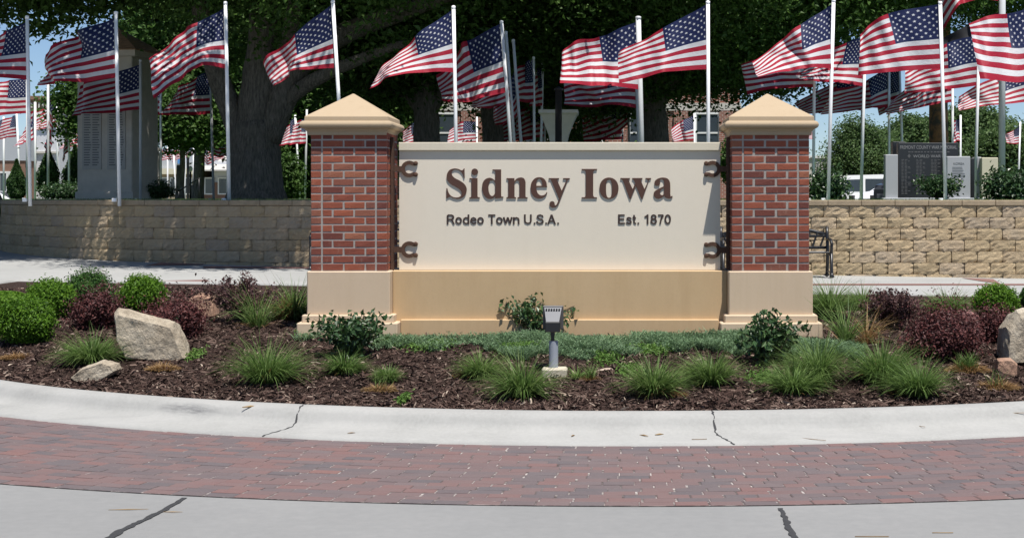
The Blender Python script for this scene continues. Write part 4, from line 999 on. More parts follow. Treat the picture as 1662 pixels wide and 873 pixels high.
def weeds():
    parts = []
    for (x, y, w) in ((845, 566, 60), (640, 560, 50), (700, 566, 60), (1240, 616, 46), (1060, 572, 60), (655, 652, 14), (1020, 606, 30), (500, 543, 30), (318, 580, 22), (1250, 568, 60), (985, 585, 40)):
        c = on_bed(x, y); s = F/c.y; N = int(160 + 900*w/s); P = np.stack([c.x + rng.normal(0, w/s*0.3, N), c.y + rng.normal(0, 0.09, N)], -1)
        z = bed_z(P[:, 0], P[:, 1]) + rng.uniform(0.005, 0.05, N); parts.append(leaf_quads(np.concatenate([P, z[:, None]], 1), rng.normal(size=(N, 3)) + np.array([0, -0.3, 1.2]), 0.034, 0.018))
    V, Fc = merge(parts); tag(link('low_weeds', np_mesh('low_weeds', V, Fc, M['weed'])), 'pale green low weeds scattered in the mulch', 'weeds', kind='stuff')
weeds()

# ------------------------------------------------------------------ rocks
def hull_rock(name, pts, sub, mat, label, loc, rough=0.03, seed=1, group=None):
    import bmesh
    bm_ = bmesh.new(); [bm_.verts.new(p) for p in pts]; bmesh.ops.convex_hull(bm_, input=bm_.verts)
    bmesh.ops.triangulate(bm_, faces=bm_.faces); 
    for k in range(sub): bmesh.ops.subdivide_edges(bm_, edges=bm_.edges, cuts=1, use_grid_fill=True, smooth=0.03); bmesh.ops.triangulate(bm_, faces=bm_.faces)
    nf = noise_dir(seed); nf2 = noise_dir(seed + 9); co = np.array([v.co[:] for v in bm_.verts]); bm_.normal_update(); sc = np.abs(co).max()
    d = rough*sc*(nf(co/sc*2.2) + 0.5*nf2(co/sc*5.5) + 0.3*nf(co/sc*11))
    for v, q in zip(bm_.verts, d): v.co += v.normal*float(q)
    me = bpy.data.meshes.new(name); bm_.to_mesh(me); bm_.free(); me.materials.append(M[mat]); me.polygons.foreach_set('use_smooth', [True]*len(me.polygons))
    try: me.set_sharp_from_angle(angle=R(28))
    except Exception: pass
    return tag(link(name, me, None, loc), label, 'rock', group)
def px_rock(name, poly, base_py, depth, mat, label, sub=4, rough=0.035, seed=1, back=0.85):
    """poly: outline in the photo; front outline slightly smaller and lower, so the stone has a top and a back"""
    xs = [p[0] for p in poly]; c = on_bed(sum(xs)/len(xs), base_py); s = F/c.y; pts = []
    for (x, y) in poly:
        q = at(x, y, c.y); X, Z = q.x - c.x, q.z - c.z
        pts.append((X, 0.0, Z)); pts.append((X*0.9, -depth*0.22, Z*0.86 if Z > 0.05 else Z)); pts.append((X*0.9, depth*0.8, Z*back if Z > 0.05 else Z - 0.03))
    return hull_rock(name, pts, sub, mat, label, c, rough, seed)
px_rock('boulder', [(187, 508), (193, 499), (214, 505), (284, 523), (290, 540), (306, 580), (296, 584), (206, 580), (190, 545)], 583, 0.30, 'limestone', 'large pale angular limestone boulder standing in the left of the bed', 4, 0.03, 3)
px_rock('rock', [(114, 612), (135, 596), (168, 584), (186, 590), (190, 600), (160, 618), (125, 620)], 616, 0.22, 'limestone', 'small pale flat rock in front of the large left boulder', 4, 0.03, 5)
px_rock('rock', [(303, 512), (308, 484), (325, 475), (342, 480), (350, 512)], 514, 0.3, 'pinkrock', 'pinkish rock behind the left boulder beside the purple shrub', 4, 0.03, 8)
px_rock('boulder', [(1628, 585), (1632, 530), (1650, 503), (1690, 495), (1725, 530), (1730, 588)], 590, 0.42, 'limestone', 'grey-tan boulder cut off by the right edge of the photo', 4, 0.03, 12)
px_rock('rock', [(1617, 600), (1618, 582), (1640, 580), (1651, 590), (1650, 608), (1622, 610)], 609, 0.15, 'pinkrock', 'small pale pink rock at the foot of the right boulder', 4, 0.03, 14)
px_rock('rock', [(1553, 522), (1558, 508), (1575, 505), (1588, 512), (1590, 522)], 523, 0.2, 'redrock', 'small reddish rock between the barberries and the right boxwood', 3, 0.03, 16)

# ------------------------------------------------------------------ floodlight
c = on_bed(899, 606); k = c.y/F
fl = tag(empty('floodlight', c), 'bronze box floodlight on a white post in a concrete footing', 'floodlight')
Z = lambda py: (EYE-(py-CY)*k) - c.z
X = lambda px: (px-CX)*k - c.x
m = MB(); m.bbox((X(880), -0.10, -0.05), (X(921), 0.08, Z(596)), 0.012); m.build('footing', M['concblock'], fl)
m = MB(); m.tube([(X(898.5), 0, -0.02), (X(898.5), 0, Z(553))], 0.036, 20); m.build('post', M['greypvc'], fl)
m = MB(); m.tube([(X(897), 0, Z(556)), (X(897), 0, Z(533))], 0.014, 10); m.box((X(893.5), -0.02, Z(544)), (X(900.5), 0.02, Z(538))); m.build('knuckle', M['blackiron'], fl)
x0, x1, z0, z1 = X(880.5), X(914), Z(538), Z(497)
m = MB(); h0, h1 = -0.055, 0.11                       # housing: box flaring towards the back, hollow face towards the street
xm = (x0+x1)/2; zm = Z(521)
m.bbox((x0, 0.045, z0+0.012), (x1, h1, z1), 0.006)      # lamp faces the sign; the street sees its back
hs = m.build('housing', M['bronze'], fl)
m = MB(); m.add([(x0+0.030, h0, zm), (x1-0.030, h0, zm), (x1-0.012, 0.044, z1-0.012), (x0+0.012, 0.044, z1-0.012), (x0+0.030, 0.044, zm), (x1-0.030, 0.044, zm)], [(0, 1, 2, 3), (0, 3, 4), (1, 5, 2)]); m.build('sloped_back', M['lens_and_skylit'], hs)  # slope paler and bluer than the bronze: sky light put into its colour
m = MB(); m.bbox((x0+0.022, h0-0.004, z0), (x1-0.022, 0.046, zm-0.001), 0.006); m.build('ballast_box', M['blackiron'], hs)
for q in range(6): m = MB(); xx = xm - 0.05 + q*0.02; m.box((xx-0.006, h0+0.068, z1-0.034), (xx+0.006, h0+0.085, z1-0.020)); m.build('vent_slot', M['blackiron'], hs)

# ------------------------------------------------------------------ benches in front of the retaining wall
def bench(pxc, pyfoot, label, w=1.86):
    c = on_plaza(pxc, pyfoot); c.y = 26.55; c.x = (pxc-CX)*c.y/F; c.z = float(terrain(c.x, c.y)) + 0.006
    root = tag(empty('bench', c), label, 'bench', 'black iron benches by the retaining wall')
    for s in (-1, 1):
        x = s*w/2; m = MB()
        m.tube([(x, -0.30, 0), (x, -0.27, 0.12), (x, -0.25, 0.42)], [0.036, 0.028, 0.028], 6); m.tube([(x, 0.30, 0), (x, 0.22, 0.22), (x, 0.20, 0.45), (x, 0.27, 0.72), (x, 0.30, 0.86)], 0.03, 6)
        m.tube([(x, -0.25, 0.40), (x, 0.0, 0.38), (x, 0.2, 0.41)], 0.018, 6); m.tube([(x, -0.30, 0.08), (x, 0.28, 0.10)], 0.012, 6)
        m.lathe([(0.03, 0), (0.05, 0.015), (0.03, 0.05), (0.02, 0.08)], 8, (x, -0.30, 0)); m.lathe([(0.03, 0), (0.05, 0.015), (0.03, 0.05), (0.02, 0.08)], 8, (x, 0.30, 0))
        m.build('end_frame', M['blackiron'], root, True)
        m = MB(); m.tube([(x, 0.23, 0.64), (x, 0.05, 0.66), (x, -0.18, 0.64), (x, -0.29, 0.58), (x, -0.27, 0.50), (x, -0.25, 0.42)], 0.028, 6); m.lathe([(0.005, -0.03), (0.03, -0.01), (0.03, 0.01), (0.005, 0.03)], 8, (x, -0.29, 0.585)); m.build('armrest', M['blackiron'], root, True)
    for i in range(8):
        y = -0.25 + i*0.062; m = MB(); m.bbox((-w/2, y-0.023, 0.418 - 0.01*math.sin(i/7*math.pi)), (w/2, y+0.023, 0.438 - 0.01*math.sin(i/7*math.pi)), 0.004); m.build('slat', M['blackiron'], root)
    m = MB(); arch = [(w*(t-0.5), 0.295 - 0.0*t, 0.72 + 0.16*math.sin(math.pi*t)) for t in np.linspace(0, 1, 13)]; m.tube(arch, 0.034, 6); m.tube([(-w/2, 0.225, 0.50), (w/2, 0.225, 0.50)], 0.028, 6); m.tube([(-w/2, 0.27, 0.70), (w/2, 0.27, 0.70)], 0.024, 6); m.build('back_rail', M['blackiron'], root, True)
    for i in range(1, 14):
        x = w*(i/14-0.5); d = 0.10 if i < 7 else -0.10; m = MB(); m.tube([(x, 0.225, 0.50), (x - d, 0.28, 0.71 + 0.14*math.sin(math.pi*i/14))], 0.019, 5); m.build('back_bar', M['blackiron'], root)
bench(1259, 450, 'black iron bench showing past the right brick pillar')
bench(596, 448, 'black iron bench glimpsed through the gap beside the left pillar')
# ------------------------------------------------------------------ flags
LAWN = 1.545
def catmull(p, t):
    n = len(p) - 1; x = t*n; i = min(int(x), n-1); f = x - i
    P = [Vector(p[max(0, min(n, i+k)) ]) for k in (-1, 0, 1, 2)]
    return 0.5*((2*P[1]) + (P[2]-P[0])*f + (2*P[0]-5*P[1]+4*P[2]-P[3])*f*f + (-P[0]+3*P[1]-3*P[2]+P[3])*f**3)
def flag(label, pole, top, bottom, Y=None, group='flags flying on the courthouse lawn', wave=1.0, seed=None, prad=0.034, pmat='pvcwhite', base_px=None, small=False, cloth='flag', height=3.54, pole_on=True, base_z=None):
    """pole = (x, y) of its top in the photo; depth from its height unless given. top / bottom: the cloth's two long edges from hoist to fly"""
    if Y is None: Y = F*height/(CY-pole[1])
    r = random.Random(seed if seed is not None else sum(map(ord, label)) % 9973); k = Y/F
    pt = at(pole[0], pole[1], Y); bz = LAWN if base_z is None else base_z
    bx = pt.x if base_px is None else (base_px-CX)*k; root = empty('flag_pole', (bx, Y, bz))
    off = Vector((bx, Y, bz))
    if pole_on:
        m = MB(); m.tube([Vector((bx, Y, bz-0.1))-off, Vector(((bx+pt.x)/2, Y, (bz+pt.z)/2))-off, pt-off], prad, 8 if not small else 6); m.build('pole', M[pmat], root, True)
        if not small:
            m = MB(); m.lathe([(prad*1.02, 0), (prad*1.12, 0.004), (prad*1.12, 0.05), (prad*0.5, 0.062)], 8, pt-off-Vector((0, 0, 0.045))); m.build('pole_cap', M[pmat], root, True)
            m = MB(); m.bbox((-0.13, -0.05, -0.02), (-0.055, 0.02, 0.045), 0.006); m.build('ground_stake', M[pmat], root)
    nu, nv = (26, 15) if not small else (14, 8)
    hoist = (Vector(top[0]) - Vector(bottom[0])).length*k; fly = hoist*1.6
    def edge_depth(e):                                   # the cloth keeps its length: what the picture hides goes into depth
        L = sum((Vector(e[i+1])-Vector(e[i])).length for i in range(len(e)-1))*k; return math.sqrt(max(0.0, fly*fly - L*L))
    dt, db = edge_depth(top)*0.75, edge_depth(bottom)*0.75; sg = r.choice((-1, 1)); ph = r.uniform(0, 6.28); fr = r.uniform(1.2, 1.9); sk = r.uniform(0.2, 0.5)*r.choice((-1, 1))
    amp = r.uniform(0.07, 0.14)*hoist/1.1*wave; V = []; UV = []; sq = r.uniform(-0.75, 0.75); f2 = r.uniform(2.2, 4.2); k2 = r.uniform(-1.6, 1.6); cup = r.uniform(-0.05, 0.16)
    for j in range(nv+1):
        v = j/nv
        for i in range(nu+1):
            u = i/nu; a = catmull([(*p, 0) for p in top], u); b = catmull([(*p, 0) for p in bottom], u); q = b.lerp(a, v + sq*u*u*(v*v - v))
            w = math.sin(2*math.pi*(fr*u + sk*v) + ph); w2 = math.sin(2*math.pi*(f2*u + k2*v) + ph*1.7) + 0.6*math.sin(2*math.pi*(5.3*u - 0.9*k2*v) + ph*3.1)*u
            g = min(1.0, u*2.2)
            rip = (w*amp + w2*amp*0.35)*g; dep = sg*(db + (dt-db)*v)*(u**1.2)*0.55
            yy = Y + dep + rip*1.3 + cup*math.sin(math.pi*v)*g*wave*hoist + (v - 0.5)*0.42*hoist*g
            kk = k                                        # pixels were read on the pole's plane
            x = (q.x - CX)*kk + rip*0.18; z = EYE - (q.y - CY)*kk + rip*0.30*math.sin(math.pi*v)
            V.append(Vector((x, yy, z)) - off); UV.append((u, v))
    Fc = [(j*(nu+1)+i, (j+1)*(nu+1)+i, (j+1)*(nu+1)+i+1, j*(nu+1)+i+1) for j in range(nv) for i in range(nu)]
    me = bpy.data.meshes.new('flag'); me.from_pydata(V, [], Fc); uvl = me.uv_layers.new(name='UVMap')
    uvl.data.foreach_set('uv', [c for f in Fc for i in f for c in UV[i]]); me.materials.append(M[cloth]); me.polygons.foreach_set('use_smooth', [True]*len(Fc)); me.update()
    link('flag', me, root)
    return tag(root, label, 'flag', group)
FR = 'front row of flags along the retaining wall'; YF = 28.35
flag('flag at the far left edge, leftmost of the front row', (44, 27), [(44, 35), (18, 48), (-14, 62), (-58, 90)], [(45, 130), (5, 128), (-40, 132), (-85, 140)], YF, FR, base_px=49, seed=2)
flag('front row flag before the roofed stone monument', (188, 20), [(187, 29), (128, 47), (92, 61), (58, 88)], [(189, 126), (137, 133), (92, 134), (57, 138)], YF, FR, base_px=194, seed=5)
flag('front row flag with its tail hanging low, left of the big tree trunk', (366, 4), [(365, 12), (328, 32), (288, 55), (245, 96)], [(366, 112), (335, 110), (296, 138), (274, 166)], YF, FR, base_px=372, seed=8)
flag('front row flag before the big trunk, its pole rising behind the left pillar cap', (540, 2), [(538, 8), (482, 47), (442, 76), (416, 102)], [(542, 111), (498, 113), (464, 121), (442, 139)], YF, FR, base_px=560, seed=11)
flag('front row flag above the left half of the sign panel', (736, 11), [(733, 17), (681, 52), (640, 87), (612, 120)], [(737, 118), (695, 119), (645, 128), (607, 148)], YF, FR, base_px=742, seed=14)
flag('front row flag above the right end of the sign panel', (1149, 3), [(1146, 8), (1086, 39), (1046, 60), (1004, 82)], [(1149, 113), (1096, 116), (1049, 125), (1006, 135)], YF, FR, base_px=1150, seed=17)
flag('front row flag just right of the right pillar cap', (1353, 0), [(1352, 6), (1310, 34), (1265, 66), (1222, 102)], [(1351, 112), (1310, 113), (1268, 120), (1225, 132)], YF, FR, base_px=1344, seed=21)
flag('front row flag spread flat, left of the memorial slab', (1526, 4), [(1524, 7), (1456, 17), (1425, 30), (1407, 50)], [(1528, 112), (1472, 115), (1430, 119), (1396, 121)], YF, FR, base_px=1535, seed=23, wave=0.7)
flag('front row flag cut off by the right edge of the photo', (1692, 2), [(1690, 8), (1645, 20), (1600, 28), (1566, 42)], [(1693, 122), (1650, 136), (1610, 136), (1572, 134)], YF, FR, base_px=1698, seed=29, wave=0.7)
GS = 'shaded second row flags behind the front row'
flag('shaded flag below the leftmost front flag', (44, 120), [(44, 128), (20, 130), (0, 133), (-30, 140)], [(45, 184), (15, 187), (-10, 190), (-40, 192)], None, GS, seed=31)
flag('shaded flag hanging before the face of the roofed monument', (228, 98), [(226, 105), (190, 118), (160, 126), (132, 140)], [(227, 178), (185, 184), (150, 187), (122, 190)], 36.5, GS, pmat='galv_and_shade', seed=33)
flag('flag half hidden behind the right side of the roofed monument', (261, 122), [(260, 126), (240, 131), (215, 140), (190, 150)], [(262, 186), (235, 188), (210, 190), (185, 192)], 46.0, GS, seed=35)
flag('shaded flag left of the big tree trunk on a grey pole', (341, 112), [(341, 118), (322, 122), (302, 138), (288, 152)], [(343, 185), (312, 188), (288, 188), (274, 190)], None, GS, pmat='galv_and_shade', base_px=347, seed=37)  # pole shade is put into its grey material
flag('shaded flag behind the pole of the sign-panel flag, left of centre', (814, 35), [(814, 38), (762, 60), (738, 78), (704, 118)], [(823, 150), (780, 160), (742, 166), (710, 160)], 30.6, GS, base_px=836, seed=41, pmat='galv_and_shade')
flag('crumpled flag behind the leaning grey poles, upper one', (821, 52), [(824, 96), (804, 118), (786, 134), (764, 162)], [(830, 168), (812, 174), (788, 178), (768, 178)], 32.8, GS, base_px=842, seed=43, pmat='galv_and_shade', wave=1.5)
flag('crumpled flag low behind the leaning grey poles', (833, 65), [(836, 110), (826, 140), (812, 160), (797, 172)], [(842, 182), (832, 195), (816, 200), (804, 202)], 34.4, GS, base_px=853, seed=47, pmat='galv_and_shade', wave=1.7)
flag('narrow flag on the white pole left of the flared stone planter', (866, 93), [(866, 95), (852, 102), (842, 110), (835, 118)], [(867, 166), (855, 168), (845, 168), (838, 170)], None, GS, base_px=868, seed=51)
flag('narrow flag immediately left of the dark post', (881, 104), [(881, 107), (874, 112), (868, 118), (862, 124)], [(881, 172), (874, 174), (868, 175), (861, 176)], None, GS, base_px=876, seed=53)
flag('low flag behind the poles, just above the middle of the sign', (868, 150), [(866, 168), (846, 174), (828, 180), (814, 190)], [(867, 226), (845, 229), (828, 230), (813, 232)], 50.0, GS, seed=55)
flag('large shaded flag on a grey pole right of centre', (1036, 28), [(1034, 36), (980, 56), (940, 68), (908, 86)], [(1039, 146), (990, 142), (950, 142), (912, 141)], 30.2, GS, prad=0.05, pmat='galv_and_shade', base_px=1044, seed=57)
flag('shaded flag directly below the large one right of centre', (1031, 84), [(1031, 92), (990, 104), (950, 112), (914, 122)], [(1034, 176), (1000, 172), (960, 176), (920, 174)], 35.0, GS, pmat='galv_and_shade', base_px=1040, seed=59)
flag('crumpled low flag right of the flared stone planter', (1019, 140), [(1018, 150), (996, 160), (970, 166), (944, 178)], [(1019, 202), (1000, 218), (975, 228), (948, 230)], None, GS, pmat='galv_and_shade', base_px=1024, seed=61, wave=1.6)
flag('dark low flag half hidden by the right side of the stone urn', (1010, 152), [(1010, 168), (990, 173), (966, 182), (944, 192)], [(1012, 226), (990, 228), (966, 229), (945, 232)], 53.0, GS, seed=85)
flag('dark low flag half hidden by the left side of the stone urn', (884, 150), [(883, 165), (864, 170), (850, 177), (838, 185)], [(884, 222), (864, 225), (850, 227), (838, 230)], 49.0, GS, seed=86)
flag('flag left of the pole above the right pillar, low second row', (1322, 68), [(1322, 72), (1280, 80), (1240, 92), (1204, 104)], [(1322, 142), (1290, 143), (1250, 146), (1212, 154)], 34.0, GS, base_px=1320, seed=63)
flag('flag behind the front flag right of the right pillar, canton showing between two poles', (1405, 58), [(1404, 62), (1385, 64), (1350, 78), (1318, 96)], [(1402, 141), (1370, 136), (1330, 132), (1298, 130)], 33.4, GS, base_px=1397, seed=65)
flag('long low flag whose stripes show under the flags right of the pillar', (1399, 122), [(1399, 126), (1365, 130), (1330, 146), (1290, 168)], [(1399, 180), (1370, 178), (1345, 182), (1308, 186)], 43.5, GS, seed=67)
flag('low flag with its canton peeping out between two white poles', (1443, 104), [(1443, 108), (1415, 126), (1390, 138), (1352, 146)], [(1443, 174), (1420, 176), (1395, 179), (1330, 187)], 40.5, GS, seed=69)
flag('low flag on the white pole left of the memorial, ending above it', (1460, 108), [(1461, 112), (1448, 116), (1436, 125), (1426, 136)], [(1462, 178), (1450, 180), (1440, 183), (1432, 186)], 41.5, GS, base_px=1467, seed=71)
flag('flag between the two rightmost front flags', (1590, 52), [(1588, 58), (1548, 66), (1512, 86), (1474, 110)], [(1587, 139), (1545, 145), (1510, 148), (1468, 152)], 33.0, GS, base_px=1582, seed=73)
flag('low striped flag behind the spread flag left of the cut tree trunk', (1546, 100), [(1545, 105), (1510, 118), (1480, 138), (1450, 162)], [(1545, 166), (1510, 171), (1480, 178), (1436, 187)], 40.0, GS, seed=75, pole_on=True)
flag('low flag under the right edge front flag, before the steel flagpole', (1678, 96), [(1675, 100), (1632, 120), (1592, 136), (1560, 156)], [(1676, 164), (1632, 170), (1592, 173), (1554, 181)], 40.0, GS, seed=77)
GF = 'small far flags beyond the lawn'
far = [((774, 190), [(773, 198), (755, 197), (742, 201), (730, 212)], [(774, 231), (755, 233), (742, 237), (727, 240)], None, 'small far flag directly above the sign panel, left of the sign-panel pole', 60),
 ((681, 188), [(680, 196), (669, 200), (660, 205), (650, 213)], [(681, 229), (669, 231), (660, 234), (652, 236)], None, 'small far flag left of the second tree trunk', 58),
 ((1127, 184), [(1126, 188), (1112, 194), (1100, 200), (1090, 209)], [(1127, 228), (1112, 229), (1100, 231), (1089, 232)], None, 'small far flag before the courthouse window, right of centre', 62),
 ((479, 187), [(479, 190), (473, 196), (468, 205), (464, 215)], [(481, 234), (474, 235), (468, 236), (462, 238)], 487, 'far flag on the white leaning pole left of the left pillar', 56),
 ((498, 178), [(498, 192), (490, 194), (485, 198), (478, 205)], [(498, 233), (490, 234), (484, 235), (476, 237)], 495, 'far flag on the grey pole touching the left pillar', 54),
 ((494, 258), [(494, 264), (487, 266), (481, 268), (474, 272)], [(494, 277), (488, 278), (482, 279), (475, 281)], None, 'tiny flag low beside the left pillar', 95),
 ((1559, 187), [(1558, 194), (1552, 195), (1546, 197), (1541, 200)], [(1559, 231), (1552, 229), (1546, 232), (1541, 233)], None, 'small far flag right of the cut tree trunk', 64),
 ((1656, 198), [(1656, 204), (1648, 210), (1640, 214), (1629, 218)], [(1655, 233), (1646, 234), (1638, 234), (1629, 233)], 1652, 'small far flag right of the steel flagpole', 66),
 ((1305, 190), [(1305, 212), (1312, 213), (1316, 214), (1320, 214)][::1], [(1305, 224), (1312, 225), (1316, 226), (1320, 226)], None, 'sliver of a far flag just right of the right pillar cap', 70),
 ((6, 190), [(6, 194), (-4, 196), (-14, 198), (-26, 200)], [(6, 222), (-4, 223), (-14, 224), (-26, 226)], None, 'small far flag cut by the left edge', 60),
 ((27, 184), [(27, 187), (18, 188), (8, 190), (-6, 194)], [(28, 222), (18, 223), (8, 224), (-6, 226)], 33, 'small far flag second from the left edge', 58),
 ((57, 166), [(56, 168), (48, 176), (38, 184), (28, 192)], [(57, 226), (45, 231), (30, 233), (14, 239)], None, 'far flag before the white building at left', 50),
 ((78, 135), [(78, 140), (74, 158), (70, 182), (66, 204)], [(80, 198), (79, 214), (75, 232), (68, 248)], None, 'drooping shaded flag hanging before the red cornice', 46),
 ((93, 158), [(92, 164), (84, 168), (76, 175), (65, 182)], [(93, 206), (84, 208), (76, 211), (65, 215)], None, 'far flag between the drooping ones, before the white building', 58),
 ((18, 222), [(18, 226), (8, 228), (0, 230), (-12, 233)], [(18, 250), (8, 251), (0, 253), (-12, 255)], None, 'tiny low flag near the left edge above the first cedar', 84),
 ((112, 178), [(111, 186), (106, 200), (100, 218), (94, 236)], [(112, 230), (109, 244), (103, 254), (96, 263)], None, 'drooping far flag right of the white building', 52),
 ((144, 186), [(143, 192), (131, 200), (121, 210), (112, 222)], [(143, 238), (131, 239), (121, 240), (112, 243)], None, 'far flag half hidden by the left side of the roofed monument', 55)]
for (p, tp, bt, bx, l, Y) in far: flag(l, p, tp, bt, Y, GF, base_px=bx, small=True, prad=0.04, pmat='galv_and_shade' if ('grey pole' in l or 'shaded' in l) else 'pvcwhite')  # poles of shaded flags are coloured grey to carry the shade
far2 = [(272, 238, 'tiny flag leftmost of the cluster before the storefronts'), (281, 238, 'tiny flag on the leaning pole before the storefronts'), (300, 236, 'tiny flag in the middle of the storefront cluster'), (314, 232, 'tiny flag at the right of the storefront cluster by the lamp post'), (258, 240, 'tiny flag by the small stone pier')]
for (x, y, l) in far2:
    j = random.uniform(-2, 2); flag(l, (x, y), [(x, y+2), (x-7, y+3+j), (x-14, y+7), (x-22, y+9)], [(x, y+20), (x-7, y+21), (x-14, y+24+j), (x-22, y+27)], 100.0 + random.uniform(-6, 6), GF, small=True, prad=0.055, base_z=0.85, base_px=x + (6 if 'leaning' in l else 0))
flag('flag on the far pole left of the big trunk, upper', (369, 214), [(368, 220), (356, 219), (345, 222), (333, 226)], [(368, 252), (356, 256), (345, 247), (333, 244)], 62, GF, small=True, prad=0.04, base_px=369)
flag('crumpled far flag on the white pole left of the big trunk, lower', (331, 230), [(331, 234), (337, 236), (348, 238), (369, 242)], [(332, 262), (340, 268), (348, 262), (368, 258)], 72, GF, small=True, prad=0.04, wave=1.6, base_px=328)
# the tall steel flagpole with two big flags at the right
flag('tall steel flagpole at right, its big flag curling out of the top of the photo', (1627, -160), [(1622, -140), (1592, -118), (1562, -90), (1548, -52)], [(1620, 2), (1586, 0), (1560, 8), (1540, 50)], 33.8, 'tall steel flagpole flags', prad=0.075, pmat='galv_and_shade', base_px=1626, seed=80)
flag('black flag below the big flag on the tall steel pole at right', (1621, 12), [(1621, 20), (1600, 27), (1570, 42), (1530, 62)], [(1621, 74), (1600, 80), (1570, 84), (1534, 88)], 33.95, 'tall steel flagpole flags', cloth='blackflag', pole_on=False, seed=83)

# ------------------------------------------------------------------ trees
def limb(m, pts, r0, r1, n=9):
    P = [Vector(p) for p in pts]; Q = []; 
    for i in range(len(P)-1):
        for k in range(4): Q.append(catmull([tuple(q) for q in P], (i + k/4)/(len(P)-1)))
    Q.append(P[-1]); c = len(Q); m.tube([q + Vector((random.uniform(-1, 1), random.uniform(-1, 1), 0))*r0*0.05 for q in Q], [r0 + (r1-r0)*(i/(c-1)) for i in range(c)], n)
def crown(blobs, density, leaf, seed):
    """leaf clumps through ellipsoids; clumps gather toward the shell so sky shows between them"""
    r = np.random.default_rng(seed); Ps, Ns = [], []
    for (cx, cy, cz, rx, ry, rz) in blobs:
        vol = rx*ry*rz; nc = max(20, int(density*vol**0.72)); D = unit(r.normal(size=(nc, 3))); nf = noise_dir(seed*13 + int(cx*10)); rad = (1 + 0.22*nf(D))*(r.random(nc)**0.42)
        C = D*rad[:, None]*np.array([rx, ry, rz]) + np.array([cx, cy, cz]); q = 66
        cl = (r.normal(size=(nc, q, 3))*np.array([0.40, 0.40, 0.22])*r.uniform(0.7, 1.35, (nc, 1, 1))); cl[..., 2] -= 0.25*(cl[..., 0]**2 + cl[..., 1]**2)
        Ps.append((C[:, None, :] + cl).reshape(-1, 3)); Ns.append(np.repeat(D, q, 0)*0.3 + r.normal(size=(nc*q, 3))*0.55 + np.array([0, 0, 0.8]))
    return leaf_quads(np.concatenate(Ps), np.concatenate(Ns), leaf[0], leaf[1])
def tree(label, base, trunk_r, limbs, blobs, density=62, leaf=(0.165, 0.10), mat='oak', flare=1.5, seed=1, name='shade_tree', bark='bark', group=None):
    root = empty(name, base); b = Vector(base); m = MB()
    for (pts, r0, r1) in limbs: limb(m, [Vector(p)-b for p in pts], r0, r1, 12 if r0 > 0.25 else 8)
    if trunk_r:
        z0 = limbs[0][0][0][2]; m.lathe([(trunk_r*flare*1.25, -0.15), (trunk_r*flare, 0.05), (trunk_r*(1+(flare-1)*0.45), 0.35), (trunk_r*1.06, 0.9), (trunk_r*0.99, 1.25)], 14, (0, 0, 0))
    m.build('trunk', M[bark], root, True)
    V, Fc = crown(blobs, density, leaf, seed); V = V - np.array(b); link('crown', np_mesh('crown', V, Fc, M[mat]), root)
    return tag(root, label, 'tree', group)
def A(x, y, Y): return tuple(at(x, y, Y))
GT = 'shade trees on the lawn'
# big trunk left of the left pillar, forking into three limbs
Y = 36.0; bx = at(416, 321, Y).x
tree('huge forked shade tree with a thick trunk left of the left pillar', (bx, Y, LAWN-0.05), 0.56, [
  ([(bx, Y, LAWN), A(414, 250, Y), A(410, 205, Y)], 0.62, 0.55),
  ([A(396, 235, Y), A(372, 170, Y), A(348, 110, Y-0.3), A(330, 30, Y-0.6), A(300, -80, Y-1.5)], 0.30, 0.18),
  ([A(412, 220, Y), A(420, 140, Y), A(428, 40, Y), A(432, -80, Y)], 0.48, 0.26),
  ([A(430, 225, Y), A(462, 150, Y), A(495, 95, Y), A(570, 50, Y+0.3), A(680, 10, Y+0.6), A(780, -30, Y+1)], 0.40, 0.15),
  ([A(455, 170, Y), A(510, 130, Y-0.4), A(600, 90, Y-0.8), A(660, 70, Y-1)], 0.22, 0.08),
  ([A(440, 130, Y), A(470, 60, Y-1), A(480, -60, Y-3)], 0.26, 0.12)],
  [(bx+1.3, 36.5, 8.7, 5.4, 7.6, 3.4), (bx-2.5, 45.5, 7.6, 2.4, 2.4, 2.0), (bx+1.8, 41, 6.4, 3.2, 3, 2.4), (bx-2.6, 28.5, 9.2, 3.4, 3.6, 2.0), (bx+2.6, 25.0, 9.0, 2.6, 1.7, 1.3)], 40, seed=3, flare=1.35, group=GT)
Y = 41.0; bx = at(694, 321, Y).x
tree('dark trunked shade tree behind the left half of the sign', (bx, Y, LAWN-0.05), 0.40, [
  ([(bx, Y, LAWN), A(692, 230, Y), A(692, 170, Y), A(684, 120, Y), A(676, 20, Y), A(670, -60, Y)], 0.40, 0.22), ([A(692, 185, Y), A(712, 160, Y), A(730, 120, Y-0.2), A(770, 50, Y)], 0.22, 0.09), ([A(690, 190, Y), A(665, 162, Y), A(640, 150, Y+0.4), A(585, 140, Y)], 0.15, 0.05)],
  [(bx+0.6, 42, 7.3, 5.6, 6.0, 2.9), (bx+3.5, 46, 6.6, 3.4, 3.5, 2.3), (-1.6, 31.8, 8.7, 3.6, 2.5, 1.4), (bx-1.5, 46, 6.4, 2.4, 2.6, 2.0)], 60, seed=5, group=GT)
Y = 45.0; bx = at(800, 321, Y).x
tree('slimmer shade tree half hidden by crumpled flags left of centre', (bx, Y, LAWN-0.05), 0.33, [([(bx, Y, LAWN), A(800, 230, Y), A(796, 150, Y), A(792, 0, Y), A(800, -90, Y)], 0.36, 0.2), ([A(796, 190, Y), A(775, 150, Y), A(752, 120, Y)], 0.15, 0.06)],
  [(bx+1, 47, 7.8, 4.5, 5, 2.8), (bx+1.5, 52, 6.0, 3, 3, 2.6)], 55, seed=6, group=GT)
Y = 44.0; bx = at(1066, 321, Y).x
